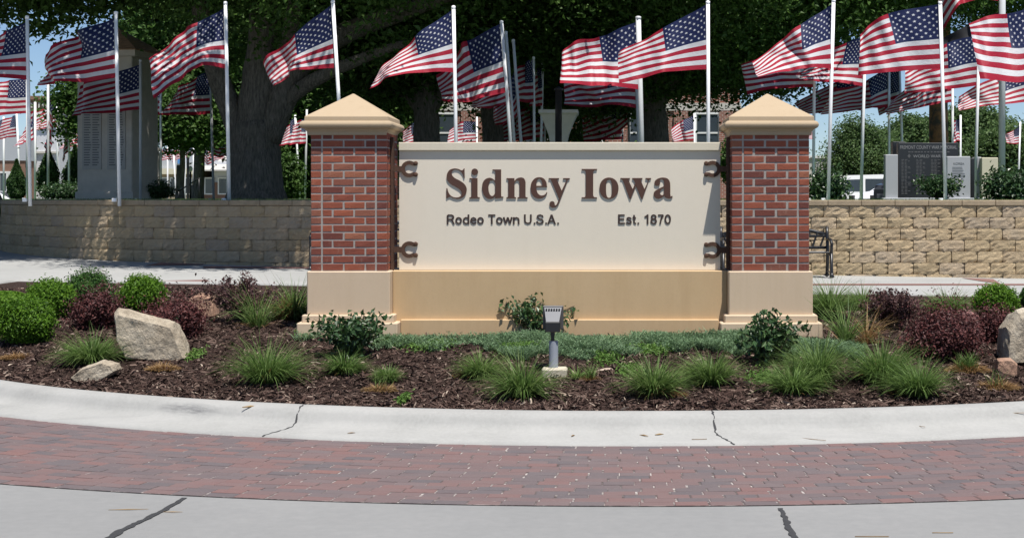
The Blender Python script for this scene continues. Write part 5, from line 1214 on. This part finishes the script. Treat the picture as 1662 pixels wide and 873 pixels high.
tree('wide dark shade tree behind the right half of the sign', (bx, Y, LAWN-0.05), 0.42, [([(bx, Y, LAWN), A(1066, 230, Y), A(1062, 160, Y), A(1070, 40, Y), A(1080, -60, Y)], 0.44, 0.24), ([A(1064, 170, Y), A(1110, 110, Y), A(1180, 60, Y), A(1260, 10, Y)], 0.24, 0.08), ([A(1062, 160, Y), A(1010, 100, Y), A(940, 40, Y)], 0.24, 0.08)],
  [(bx+0.2, 42.5, 7.6, 5.8, 7.5, 2.9), (bx+5.0, 43, 8.6, 4.4, 6.0, 2.6), (bx+1.2, 33.0, 8.9, 2.8, 3.2, 1.3), (bx+3.2, 46, 6.6, 2.3, 2.5, 2.0), (bx-1.5, 49, 6.5, 3.4, 3, 2.4)], 62, seed=7, group=GT)
bx = -15.2
tree('shade tree whose branches reach in at the top left corner', (bx, 36.5, LAWN-0.05), 0.45, [([(bx, 36.5, LAWN), (bx+0.1, 36.5, 4.5), (bx, 36.2, 8), (bx-0.3, 36, 11)], 0.5, 0.25), ([(bx, 36.5, 5), (bx+2, 34.5, 7.5), (bx+4, 33, 8.5)], 0.22, 0.08)],
  [(bx+0.6, 32.5, 9.7, 4.8, 7.2, 4.1), (bx+3.0, 30.0, 7.9, 2.6, 3.0, 1.5), (bx+2.4, 34.5, 6.7, 3.0, 1.6, 1.3)], 42, seed=9, group=GT)
Y = 52.0; bx = at(1524, 321, Y).x
tree('lopped tree with an orange cut on its trunk behind the memorial slab', (bx, Y, LAWN-0.05), 0.31, [([(bx, Y, LAWN), A(1524, 200, Y), A(1524, 140, Y), A(1530, 40, Y), A(1540, -80, Y)], 0.34, 0.26)],
  [(bx+0.8, 50, 9.9, 3.2, 4.0, 2.4)], 60, seed=11, flare=1.2, bark='cutbark', group=GT)
# trees further back that close the view
GK = 'trees behind the lawn'
def back_tree(label, px, Y, cz, rx, rz, seed, density=70, mat='oak', leaf=(0.24, 0.16), tr=0.25, base_z=0.85, group=GK, extra=()):
    X = at(px, 321, Y).x
    tree(label, (X, Y, base_z), tr, [([(X, Y, base_z), (X+0.1, Y, (base_z+cz)/2), (X, Y, cz)], tr, tr*0.6)], [(X, Y, cz, rx, rx*0.9, rz)] + [(X+a, Y+b, cz+c_, d, d, e) for a, b, c_, d, e in extra], density, leaf, mat, seed=seed, name='tree', group=group)
back_tree('sunlit leafy tree beyond the roofed monument', 320, 60, 7.8, 3.2, 4.0, 21, 85)
back_tree('low leafy tree between the big trunk and the left pillar', 520, 62, 5.6, 4.4, 4.2, 22, 90)
back_tree('leafy tree behind the second trunk at left of centre', 640, 72, 9.0, 4.6, 3.2, 23, 80)
back_tree('leafy tree far behind the centre flags', 905, 72, 9.0, 4.8, 3.2, 24, 80)
back_tree('small leafy tree beside the roofed monument, left of it', 132, 52, 4.9, 0.7, 1.4, 25, 110, leaf=(0.18, 0.12), tr=0.1, base_z=1.5)
back_tree('low dark tree right of the roofed monument', 292, 54, 4.6, 1.7, 1.15, 29, 120, leaf=(0.18, 0.12), tr=0.12, base_z=1.5)
GD = 'hazy far trees at right'
back_tree('rounded far tree above the parked cars', 1392, 88, 3.9, 1.75, 2.0, 26, 84, 'farleaf', (0.17, 0.11), 0.14, group=GD, extra=((-0.1, 0, 1.5, 0.8, 0.9),))
back_tree('paler far tree right of the rounded one, above the dark truck', 1432, 94, 4.0, 1.2, 2.0, 27, 70, 'farleaf', (0.17, 0.11), 0.14, group=GD)
back_tree('far tree left of the lopped trunk', 1482, 105, 4.9, 2.2, 2.6, 28, 76, 'farleaf', (0.24, 0.16), 0.2, group=GD)
back_tree('tall far tree right of the lopped trunk', 1580, 84, 4.3, 2.1, 2.6, 30, 80, 'farleaf', (0.22, 0.15), 0.2, group=GD, extra=((-0.6, 0, 0.6, 1.2, 1.6),))
back_tree('far tree behind the steel flagpole', 1640, 80, 3.6, 2.0, 1.9, 31, 80, 'farleaf', (0.22, 0.15), 0.2, group=GD)
back_tree('far low tree line piece at the right edge', 1700, 84, 3.9, 2.0, 2.2, 32, 76, 'farleaf', (0.22, 0.15), 0.2, group=GD)

# conical cedars by the white building
def cedar(px, ybase, ytop, wpx, Y, label):
    c = at(px, ybase, Y); s = F/Y; h = (ybase-ytop)/s; r = wpx/s/2; n = 7000; root = empty('cedar', c)
    t = rng.random(n)**0.8; a = rng.uniform(0, 6.283, n); rr = r*np.minimum(1, (1-t)*1.9)*np.minimum(1, 0.6+t*3)*(0.7+0.38*rng.random(n))*(1+0.12*np.sin(a*5+t*9))
    P = np.stack([rr*np.cos(a), rr*np.sin(a), t*h], -1); V, Fc = leaf_quads(P, np.stack([np.cos(a), np.sin(a), 0.4+0*a], -1) + rng.normal(size=(n, 3))*0.5, 0.13, 0.05)
    link('foliage', np_mesh('foliage', V, Fc, M['cedar']), root); m = MB(); m.lathe([(r*0.75, 0), (r*0.72, h*0.45), (0.02, h*0.9)], 8); m.build('twigs', M['core'], root, True)  # inner part is one solid near-black cone, no separate twigs
    tag(root, label, 'cedar', 'conical cedars left of the monument')
cedar(27, 322, 260, 26, 52, 'conical cedar nearest the left edge'); cedar(78, 318, 240, 32, 53, 'conical cedar below the red cornice'); cedar(122, 318, 236, 36, 54, 'conical cedar just left of the roofed monument')

# lawn shrubs
GL_ = 'leafy shrubs on the lawn edge'
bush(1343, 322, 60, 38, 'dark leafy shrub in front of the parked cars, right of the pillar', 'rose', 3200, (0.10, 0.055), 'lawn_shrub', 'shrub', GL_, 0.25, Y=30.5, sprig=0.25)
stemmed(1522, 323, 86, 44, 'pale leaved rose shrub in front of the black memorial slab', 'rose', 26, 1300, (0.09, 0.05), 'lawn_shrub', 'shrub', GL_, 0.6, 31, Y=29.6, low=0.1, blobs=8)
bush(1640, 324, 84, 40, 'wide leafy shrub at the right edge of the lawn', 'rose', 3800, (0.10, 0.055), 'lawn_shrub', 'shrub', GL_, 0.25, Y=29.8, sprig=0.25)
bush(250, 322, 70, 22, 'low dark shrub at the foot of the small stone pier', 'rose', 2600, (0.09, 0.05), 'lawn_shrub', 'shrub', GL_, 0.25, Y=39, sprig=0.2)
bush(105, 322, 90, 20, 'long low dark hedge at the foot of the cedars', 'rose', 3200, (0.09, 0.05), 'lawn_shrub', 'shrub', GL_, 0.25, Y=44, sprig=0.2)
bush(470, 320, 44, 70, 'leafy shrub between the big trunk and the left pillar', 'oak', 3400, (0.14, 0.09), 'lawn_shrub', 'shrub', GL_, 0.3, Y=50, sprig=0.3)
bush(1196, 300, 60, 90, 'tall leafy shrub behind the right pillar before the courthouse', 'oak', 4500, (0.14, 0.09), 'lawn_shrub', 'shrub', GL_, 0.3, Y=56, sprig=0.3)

# ------------------------------------------------------------------ monuments on the lawn
Y = 38.5; k = Y/F
c = at(192, 321, Y); c.z = LAWN; mon = tag(empty('stone_monument', c, R(-9)), 'tall grey stone memorial with a brown shingled hip roof behind the left flags', 'monument')
W = 98*k/2*0.95; H = (321-92)*k
m = MB(); m.bbox((-W, -W, -0.1), (W, W, H), 0.02); m.build('shaft', M['greystone'], mon)
m = MB(); m.bbox((-W*1.06, -W*1.06, -0.05), (W*1.06, W*1.06, 0.2), 0.02); m.build('plinth', M['greystone'], mon)
for xa, xb in ((-W*0.80, -W*0.10), (W*0.12, W*0.78)):
    m = MB(); m.bbox((xa, -W-0.025, 0.75), (xb, -W+0.02, H-0.7), 0.006); tb = m.build('name_tablet', M['tablet'], mon)
    m = MB()
    for q in range(30):
        z = 0.85 + q*(H-1.7)/30
        for j in range(2):
            x0 = xa + 0.05 + j*(xb-xa-0.06)/2; m.box((x0, -W-0.029, z), (x0 + (xb-xa)*random.uniform(0.25, 0.38), -W-0.0255, z+0.025))
    m.build('engraved_lines', M['inscr2'], tb)
m = MB(); e = W*1.22
vs = [(-e, -e, H-0.02), (e, -e, H-0.02), (e, e, H-0.02), (-e, e, H-0.02), (-e, -e, H+0.13), (e, -e, H+0.13), (e, e, H+0.13), (-e, e, H+0.13)]
m.add(vs, [(3, 2, 1, 0), (0, 1, 5, 4), (1, 2, 6, 5), (2, 3, 7, 6), (3, 0, 4, 7), (4, 5, 6, 7)]); m.build('eave', M['greystone'], mon)
m = MB()                                              # shingle courses stepping up to the ridge point
for q in range(9):
    t0, t1 = q/9, (q+1)/9; r0, r1 = (e+0.03)*(1-t0), (e+0.03)*(1-t1)+0.004; z0, z1 = H+0.14+0.62*t0, H+0.14+0.62*t1
    vs = [(-r0, -r0, z0-0.012), (r0, -r0, z0-0.012), (r0, r0, z0-0.012), (-r0, r0, z0-0.012), (-r0, -r0, z0+0.012), (r0, -r0, z0+0.012), (r0, r0, z0+0.012), (-r0, r0, z0+0.012), (-r1, -r1, z1), (r1, -r1, z1), (r1, r1, z1), (-r1, r1, z1)]
    m.add(vs, [(0, 1, 5, 4), (1, 2, 6, 5), (2, 3, 7, 6), (3, 0, 4, 7), (4, 5, 9, 8), (5, 6, 10, 9), (6, 7, 11, 10), (7, 4, 8, 11), (3, 2, 1, 0), (8, 9, 10, 11)])
m.build('roof', M['shingle'], mon)
# small stone pier
Y = 46; c = at(250, 321, Y); c.z = LAWN; s = F/Y; m = MB(); w = 7.5/s; m.bbox((-w, -w, -0.1), (w, w, 78/s), 0.03); m.bbox((-w*1.2, -w*1.2, 78/s), (w*1.2, w*1.2, 84/s), 0.02); 
pier = tag(empty('stone_pier', c), 'small square stone pier right of the roofed monument', 'pier'); m.build('shaft', M['palestone'], pier)
# flared stone planter and dark post
Y = 33.0; c = at(907, 321, Y); c.z = LAWN; s = F/Y
pr2 = tag(empty('stone_urn', c), 'pale flared stone urn standing above the middle of the sign', 'urn')
m = MB(); m.lathe([(0.30, -0.05), (0.30, 0.12), (0.22, 0.16), (0.16, 0.30), (0.15, 0.85), (0.17, 1.15), (0.22, 1.40), (0.30, 1.62), (0.39, 1.82), (0.43, 1.86), (0.43, 1.93), (0.36, 1.93), (0.28, 1.75), (0.05, 1.6)], 4, ph=0.5); m.v = [(x*1.38, y*1.38, z) for x, y, z in m.v]; m.build('urn_body', M['palestone'], pr2)
m = MB(); m.bbox((-0.36, -0.36, -0.06), (0.36, 0.36, 0.06), 0.015); m.build('plinth', M['palestone'], pr2)
c2 = at(906.5, 321, 31.6); c2.z = LAWN; dp = tag(empty('dark_post', c2), 'black square post in front of the stone urn', 'post')
m = MB(); m.bbox((-0.068, -0.068, -0.1), (0.068, 0.068, (321-146)/(F/31.6)+0.05), 0.008); m.build('shaft', M['blackpost'], dp); m = MB(); z = (321-146)/(F/31.6)+0.05; m.lathe([(0.1, z), (0.1, z+0.02), (0.02, z+0.07)], 8); m.build('post_cap', M['blackiron'], dp)

# war memorial slabs
Y = 31.6; k = Y/F
def slab(x0, x1, yt, Y, mat, label, dep=0.22, name='memorial_slab', base=True):
    a = at(x0, yt, Y); b = at(x1, yt, Y); c = Vector(((a.x+b.x)/2, Y, LAWN)); w = (b.x-a.x)/2; h = a.z - LAWN
    root = tag(empty(name, c), label, 'memorial', 'war memorial slabs on the lawn'); m = MB(); m.bbox((-w, 0, -0.06), (w, dep, h), 0.01); m.build('slab', M[mat], root)
    if base: m = MB(); m.bbox((-w-0.06, -0.08, -0.06), (w+0.06, dep+0.08, 0.05), 0.01); m.build('footing', M['grangrey'], root)
    return root, c, w, h
r1, c1, w1, h1 = slab(1458, 1556, 232, Y, 'granblack', 'black granite war memorial slab with rows of names')
def words(s, x0, x1, yt, yb, mat='inscrw', root=r1, Y=Y, c=c1): text_fit('lettering', s, x0, x1, yt, yb, Y, M[mat], root, c, 0.001, 0.0)
words('FREMONT COUNTY WAR MEMORIAL', 1461, 1553, 236.5, 242.0); words('WORLD WAR II', 1482, 1532, 251.5, 256.0)
m = MB()
for q in range(25):                                   # unreadable columns of engraved names
    for j in range(4):
        y = 260 + q*2.3; x = 1463 + j*24; z = EYE-(y-CY)*k - LAWN; X0 = (x-CX)*k - c1.x; n_ = random.randint(2, 3); 
        for t in range(n_): m.box((X0 + t*0.068, -0.0035, z), (X0 + t*0.068 + random.uniform(0.035, 0.06), -0.0005, z+0.013))
for t in range(13):
    X0 = (1474 + t*5.2 - CX)*k - c1.x; m.box((X0, -0.0035, EYE-(247.8-CY)*k-LAWN), (X0 + random.uniform(0.035, 0.058), -0.0005, EYE-(246-CY)*k-LAWN))
m.build('name_rows', M['inscr'], r1)
m = MB(); X0 = (1475.5-CX)*k - c1.x; z0 = EYE-(253.5-CY)*k-LAWN; m.prism([(X0-0.035, z0), (X0, z0-0.045), (X0+0.035, z0), (X0, z0+0.045)], -0.004, -0.0005); m.build('emblem', M['inscr'], r1)
slab(1449, 1470, 230, 32.3, 'granblack', 'dark wing slab behind the top left of the black memorial', base=False)
slab(1437, 1457.5, 251, 31.5, 'grangrey', 'plain grey granite slab left of the black memorial')
r2, c2_, w2, h2 = slab(1537, 1575, 254, 31.2, 'grangrey', 'grey granite slab lettered KOREA right of the black memorial')
text_fit('lettering', 'KOREA', 1547.5, 1565, 264, 267.5, 31.2, M['inscr2'], r2, c2_, 0.001, 0.0)
m = MB()
for q in range(10):
    z = EYE-(272+q*2.6-CY)*31.2/F - LAWN; m.box((-w2*0.55, -0.003, z), (-w2*0.55 + w2*random.uniform(0.8, 1.15), -0.0005, z+0.01))
m.build('name_rows', M['inscr2'], r2)
slab(1575.5, 1582, 257, 31.5, 'granblack', 'narrow black slab edge beside the grey KOREA slab', 0.5, base=False)
slab(1583, 1593, 255, 33.0, 'grangrey', 'grey return of the cream stone slab behind the leaning pole', 0.3, base=False)
slab(1593.5, 1620, 256, 32.8, 'cream', 'cream stone slab left of the steel flagpole', 0.3)

# ------------------------------------------------------------------ parked vehicles
def car(label, loc, rz, paint, prof, roofw, win, width=1.8, name='parked_car', cat='car'):
    """body lofted from a side profile [(x, z_low, z_high)]; glasshouse narrower; four wheels"""
    root = tag(empty(name, loc, rz), label, cat, 'vehicles parked behind the lawn'); m = MB(); vs = []; hw = width/2; n = len(prof)
    for (x, z0, z1, tw) in prof:
        ring = [(x, -hw*0.92, z0), (x, -hw, z0+0.18), (x, -hw, min(z1, 0.85)), (x, -hw*tw, z1), (x, hw*tw, z1), (x, hw, min(z1, 0.85)), (x, hw, z0+0.18), (x, hw*0.92, z0)]; vs += ring
    fs = [(i*8+q, i*8+(q+1) % 8, (i+1)*8+(q+1) % 8, (i+1)*8+q) for i in range(n-1) for q in range(8)] + [tuple(range(8))[::-1], tuple((n-1)*8+q for q in range(8))]
    m.add(vs, [f[::-1] for f in fs]); m.build('body', M[paint], root)
    for quad in win:
        mm = MB(); mm.add(quad, [(0, 1, 2, 3)]); mm.build('window', M['glass'], root)
    L0, L1 = prof[0][0], prof[-1][0]
    for x in (L0 + 0.85, L1 - 0.9):
        for s in (-1, 1):
            w = MB(); w.tube([(x, s*(hw-0.2), 0.33), (x, s*(hw+0.01), 0.33)], 0.33, 18); wo_ = w.build('wheel', M['tyre'], root); w = MB(); w.tube([(x, s*(hw), 0.33), (x, s*(hw+0.02), 0.33)], 0.2, 12); w.build('rim', M['galv_and_shade'], wo_)
    for s in (-1, 1):
        w = MB(); w.bbox((L0-0.02, s*hw*0.72-0.16, 0.62), (L0+0.06, s*hw*0.72+0.16, 0.78), 0.01); w.build('headlight', M['lens_and_skylit'], root)
    w = MB(); w.bbox((L0-0.03, -0.26, 0.42), (L0+0.02, 0.26, 0.53), 0.005); w.build('number_plate', M['tablet'], root)
    return root
def glass(hw, pts, side):                                # side window quad from (x,z) points
    return [(x, side*(hw + 0.014 - max(0, z-0.85)*(0.36 if len(pts) == 4 and max(q[1] for q in pts) < 1.4 else 0.16 if hw > 0.95 else 0.19)), z) for x, z in pts]
van = [(-2.35, 0.35, 0.75, 0.98), (-2.2, 0.25, 0.95, 0.95), (-1.4, 0.22, 1.08, 0.92), (-0.55, 0.22, 1.68, 0.80), (0.2, 0.22, 1.76, 0.80), (1.8, 0.22, 1.72, 0.80), (2.25, 0.22, 1.55, 0.82), (2.4, 0.3, 0.95, 0.95)]
gw = [glass(0.9, [(-0.95, 1.0), (-0.12, 1.0), (-0.12, 1.55), (-0.5, 1.55)], s) for s in (-1, 1)] + [glass(0.9, [(0.12, 1.0), (0.92, 1.0), (0.92, 1.56), (0.12, 1.56)], s) for s in (-1, 1)] + [glass(0.9, [(1.16, 1.0), (1.95, 1.0), (1.8, 1.52), (1.16, 1.54)], s) for s in (-1, 1)] + [[(-1.36, -0.72, 1.12), (-1.36, 0.72, 1.12), (-0.60, 0.62, 1.66), (-0.60, -0.62, 1.66)]]
p = at(1440, 321, 70); car('white van parked behind the right shrub, roof showing', (p.x, 70.5, 0.90), R(172), 'carwhite', van, 0, gw)
sed = [(-2.25, 0.35, 0.62, 0.98), (-2.1, 0.25, 0.80, 0.96), (-1.1, 0.22, 0.95, 0.92), (-0.3, 0.22, 1.40, 0.76), (0.7, 0.22, 1.43, 0.76), (1.5, 0.22, 1.05, 0.9), (2.2, 0.25, 0.95, 0.95), (2.35, 0.35, 0.65, 0.98)]
gs = [glass(0.9, [(-0.65, 0.96), (0.2, 0.96), (0.2, 1.34), (-0.2, 1.34)], s) for s in (-1, 1)] + [glass(0.9, [(0.28, 0.96), (1.25, 0.96), (0.75, 1.36), (0.28, 1.36)], s) for s in (-1, 1)] + [[(-1.06, -0.72, 0.99), (-1.06, 0.72, 0.99), (-0.35, 0.62, 1.385), (-0.35, -0.62, 1.385)]]
p = at(1470, 321, 63); car('white sedan parked in front of the van, left of the memorial', (p.x, 63.5, 0.92), R(32), 'carwhite', sed, 0, gs)
pk = [(-2.7, 0.5, 0.95, 0.98), (-2.55, 0.4, 1.12, 0.96), (-1.4, 0.38, 1.2, 0.94), (-0.75, 0.38, 1.86, 0.82), (0.9, 0.38, 1.88, 0.82), (1.05, 0.38, 1.25, 0.96), (2.7, 0.4, 1.22, 0.98), (2.8, 0.5, 0.9, 0.98)]
gp = [glass(0.98, [(-1.1, 1.2), (-0.1, 1.2), (-0.1, 1.78), (-0.68, 1.78)], s) for s in (-1, 1)] + [glass(0.98, [(0.0, 1.2), (0.85, 1.2), (0.85, 1.78), (0.0, 1.78)], s) for s in (-1, 1)] + [[(-1.38, -0.8, 1.24), (-1.38, 0.8, 1.24), (-0.80, 0.68, 1.82), (-0.80, -0.68, 1.82)]]
p = at(1480, 321, 58.5); car('dark pickup truck half hidden by the grey memorial slab', (p.x, 58.5, 0.95), R(70), 'cardark', pk, 0, gp, 1.96, 'parked_truck', 'truck')
p = at(-6, 321, 72); car('white car at the left edge under the far flags', (p.x, 72, 0.50), R(180), 'carwhite', sed, 0, gs)

# ------------------------------------------------------------------ buildings
def wall_box(root, name, mat, lo, hi, b=0.0):
    m = MB(); m.bbox(lo, hi, b) if b else m.box(lo, hi); return m.build(name, M[mat], root)
def window(root, x, z, w, h, y, frame='whitepaint', mull=True):
    m = MB(); t = 0.09
    m.box((x-w/2-t, y-0.06, z-t), (x+w/2+t, y+0.02, z)); m.box((x-w/2-t, y-0.06, z+h), (x+w/2+t, y+0.02, z+h+t)); m.box((x-w/2-t, y-0.055, z), (x-w/2, y+0.02, z+h)); m.box((x+w/2, y-0.055, z), (x+w/2+t, y+0.02, z+h))
    if mull: m.box((x-w/2, y-0.05, z+h*0.5-0.035), (x+w/2, y+0.02, z+h*0.5+0.035)); 
    wn_ = m.build('window', M[frame], root); g_ = MB(); g_.box((x-w/2, y-0.025, z), (x+w/2, y-0.015, z+h)); g_.build('pane', M['glass'], wn_); return wn_
# courthouse behind the trees
Yc = 66.0; s = F/Yc; cx_ = at(915, 321, Yc).x
ch = tag(empty('courthouse', (cx_, Yc, 0.85)), 'red brick courthouse with pale stone bands glimpsed behind the trees', 'courthouse')
hw = 7.6; zt = 11.0
wall_box(ch, 'wall', 'chbrick', (-hw, 0, -0.2), (hw, 12, zt)); zz = lambda py: EYE-(py-CY)/s - 0.85
wall_box(ch, 'stone_band', 'palestone', (-hw-0.06, -0.08, zz(180)), (hw+0.06, 0.0, zz(168))); wall_box(ch, 'stone_band', 'palestone', (-hw-0.06, -0.08, zz(262)), (hw+0.06, 0.0, zz(254))); wall_box(ch, 'cornice', 'palestone', (-hw-0.3, -0.3, zt), (hw+0.3, 12.3, zt+0.4))
for px in (722, 804, 870, 958, 1040, 1148): 
    window(ch, (px-CX)/s - cx_, zz(246), 34/s, (246-186)/s, 0.0); window(ch, (px-CX)/s - cx_, zz(140), 34/s, 60/s, 0.0)
for px in (690, 760, 1105, 1178): wall_box(ch, 'pilaster', 'chbrick', ((px-CX)/s-cx_-0.3, -0.14, 0.0), ((px-CX)/s-cx_+0.3, -0.001, zz(181)))
# white building with the red cornice
Yb = 78.0; s = F/Yb; zz = lambda py: EYE-(py-CY)/s - 0.85; XX = lambda px: (px-CX)/s
b0 = XX(30); wb = tag(empty('corner_building', (b0, Yb, 0.85)), 'white walled corner building with a red brick cornice at far left', 'building')
wall_box(wb, 'wall', 'whitewall', (XX(52)-b0, 0, -0.2), (XX(96)-b0, 9, zz(172))); wall_box(wb, 'wall', 'greywall_and_shade', (XX(-60)-b0, -1.5, zz(262)), (XX(60)-b0, 7, zz(222))); wall_box(wb, 'lower_wall', 'brownwall', (XX(-60)-b0, -1.45, -0.2), (XX(58)-b0, 7, zz(262)-0.002))  # grey middle box: shadow on the building put into its wall colour
cn = wall_box(wb, 'cornice', 'brownwall', (XX(50)-b0, -0.35, zz(183)), (XX(98)-b0, 9.3, zz(163))); wall_box(cn, 'coping', 'brownwall', (XX(48)-b0, -0.5, zz(163)+0.002), (XX(100)-b0, 9.5, zz(157)))
for q in range(7): wall_box(cn, 'dentil', 'palestone', (XX(55+q*6)-b0, -0.43, zz(176)), (XX(57.5+q*6)-b0, -0.351, zz(168)))
for q in range(4): window(wb, XX(-8+q*16)-b0, zz(312), 10/s, 30/s, -1.46, mull=False)
wall_box(wb, 'ledge', 'palestone', (XX(52)-b0, -0.12, zz(249)), (XX(96)-b0, -0.001, zz(246)))
# storefront row between the monument and the big trunk
Yb = 112.0; s = F/Yb; b0 = XX(330)
st = tag(empty('storefronts', (b0, Yb, 0.85)), 'low grey and tan storefronts far behind, between the monument and big trunk', 'building')
wall_box(st, 'upper_wall', 'greywall_and_shade', (XX(225)-b0, 0, zz(276)), (XX(345)-b0, 8, zz(246))); wall_box(st, 'shop_front', 'tanwall', (XX(225)-b0, -0.02, -0.3), (XX(325)-b0, 8, zz(276)-0.003)); wall_box(st, 'fascia', 'cream', (XX(250)-b0, -0.5, zz(283)), (XX(318)-b0, -0.021, zz(274)))
wall_box(st, 'upper_wall', 'whitewall', (XX(345)-b0+0.01, 0.4, zz(296)), (XX(480)-b0, 8, zz(262))); wall_box(st, 'shop_front', 'brownwall', (XX(325)-b0+0.01, 0.3, -0.3), (XX(480)-b0, 8, zz(296)-0.003))
m = MB(); m.add([(XX(325)-b0, -1.2, zz(276)), (XX(400)-b0, -1.2, zz(276)), (XX(400)-b0, 3, zz(252)), (XX(325)-b0, 3, zz(252)), (XX(325)-b0, -1.2, zz(278)), (XX(400)-b0, -1.2, zz(278)), (XX(400)-b0, 3, zz(278)), (XX(325)-b0, 3, zz(278))], [(0, 1, 2, 3), (4, 5, 1, 0), (5, 6, 2, 1), (7, 4, 0, 3), (7, 6, 5, 4)]); m.build('roof', M['tablet'], st)
for x, w in ((266, 12), (284, 12), (304, 12), (338, 12), (360, 12)): window(st, XX(x)-b0, zz(314), w/s, 24/s, -0.03 if x < 320 else 0.29, mull=False)
wall_box(st, 'shop_sign', 'blue', (XX(290)-b0, -0.3, zz(266)), (XX(301)-b0, -0.001, zz(250)))
# stone-faced building behind the cars
Yb = 96.0; s = F/Yb; b0 = XX(1334); sb = tag(empty('stone_building', (b0, Yb, 0.85)), 'low pale stone-faced building right of the right pillar', 'building')
wall_box(sb, 'wall', 'palestone', (XX(1290)-b0, 0, -0.3), (XX(1346)-b0, 6, zz(257))); wall_box(sb, 'parapet', 'whitepaint', (XX(1288)-b0, -0.1, zz(257)+0.002), (XX(1348)-b0, 6.1, zz(253)))
for q in range(9):
    for x in range(12):
        if random.random() < 0.9: wall_box(sb, 'stone', 'grangrey' if random.random() < 0.4 else 'palestone', (XX(1318+x*2.2+(q % 2))-b0, -0.03, zz(290-q*3.5)), (XX(1318+x*2.2+(q % 2)+1.9)-b0, -0.001, zz(287.2-q*3.5)))
# lamp post, dark bollard and handrail near the storefronts
Yl = 54; s = F/Yl; c = at(309, 321, Yl); c.z = LAWN
lp = tag(empty('lamp_post', c), 'thin black street lamp with a small globe before the storefronts', 'street lamp'); h = (321-276)/s
m = MB(); m.tube([(0, 0, -0.1), (0, 0, h)], 0.035, 8); m.build('pole', M['blackiron'], lp, True); m = MB(); m.lathe([(0.03, h-0.02), (0.08, h+0.05), (0.09, h+0.11), (0.05, h+0.18), (0.01, h+0.2)], 10); m.build('globe', M['whitepaint'], lp, True)
c = at(305, 321, 52); c.z = LAWN; s = F/52; bo = tag(empty('dark_post', c), 'thick black post beside the small globe street lamp', 'post'); m = MB(); m.bbox((-0.035, -0.035, -0.1), (0.035, 0.035, 66/s), 0.006); m.build('shaft', M['blackiron'], bo); m = MB(); m.bbox((-0.045, -0.045, 66/s), (0.045, 0.045, 68/s), 0.004); m.build('post_cap', M['blackiron'], bo)
c = at(310, 321, 53); c.z = LAWN; s = F/53; hr = tag(empty('handrail', c), 'black sloping handrail behind the small globe street lamp', 'handrail')
X_ = lambda px: (px-310)/s; m = MB(); m.tube([(X_(288), 0, 12/s), (X_(323), 0, 34/s), (X_(326), 0, 33/s)], 0.025, 6); m.build('rail', M['blackiron'], hr, True)
for px, hh in ((290, 13), (323, 33)): m = MB(); m.tube([(X_(px), 0, -0.1), (X_(px), 0, hh/s)], 0.022, 6); m.build('rail_post', M['blackiron'], hr, True)
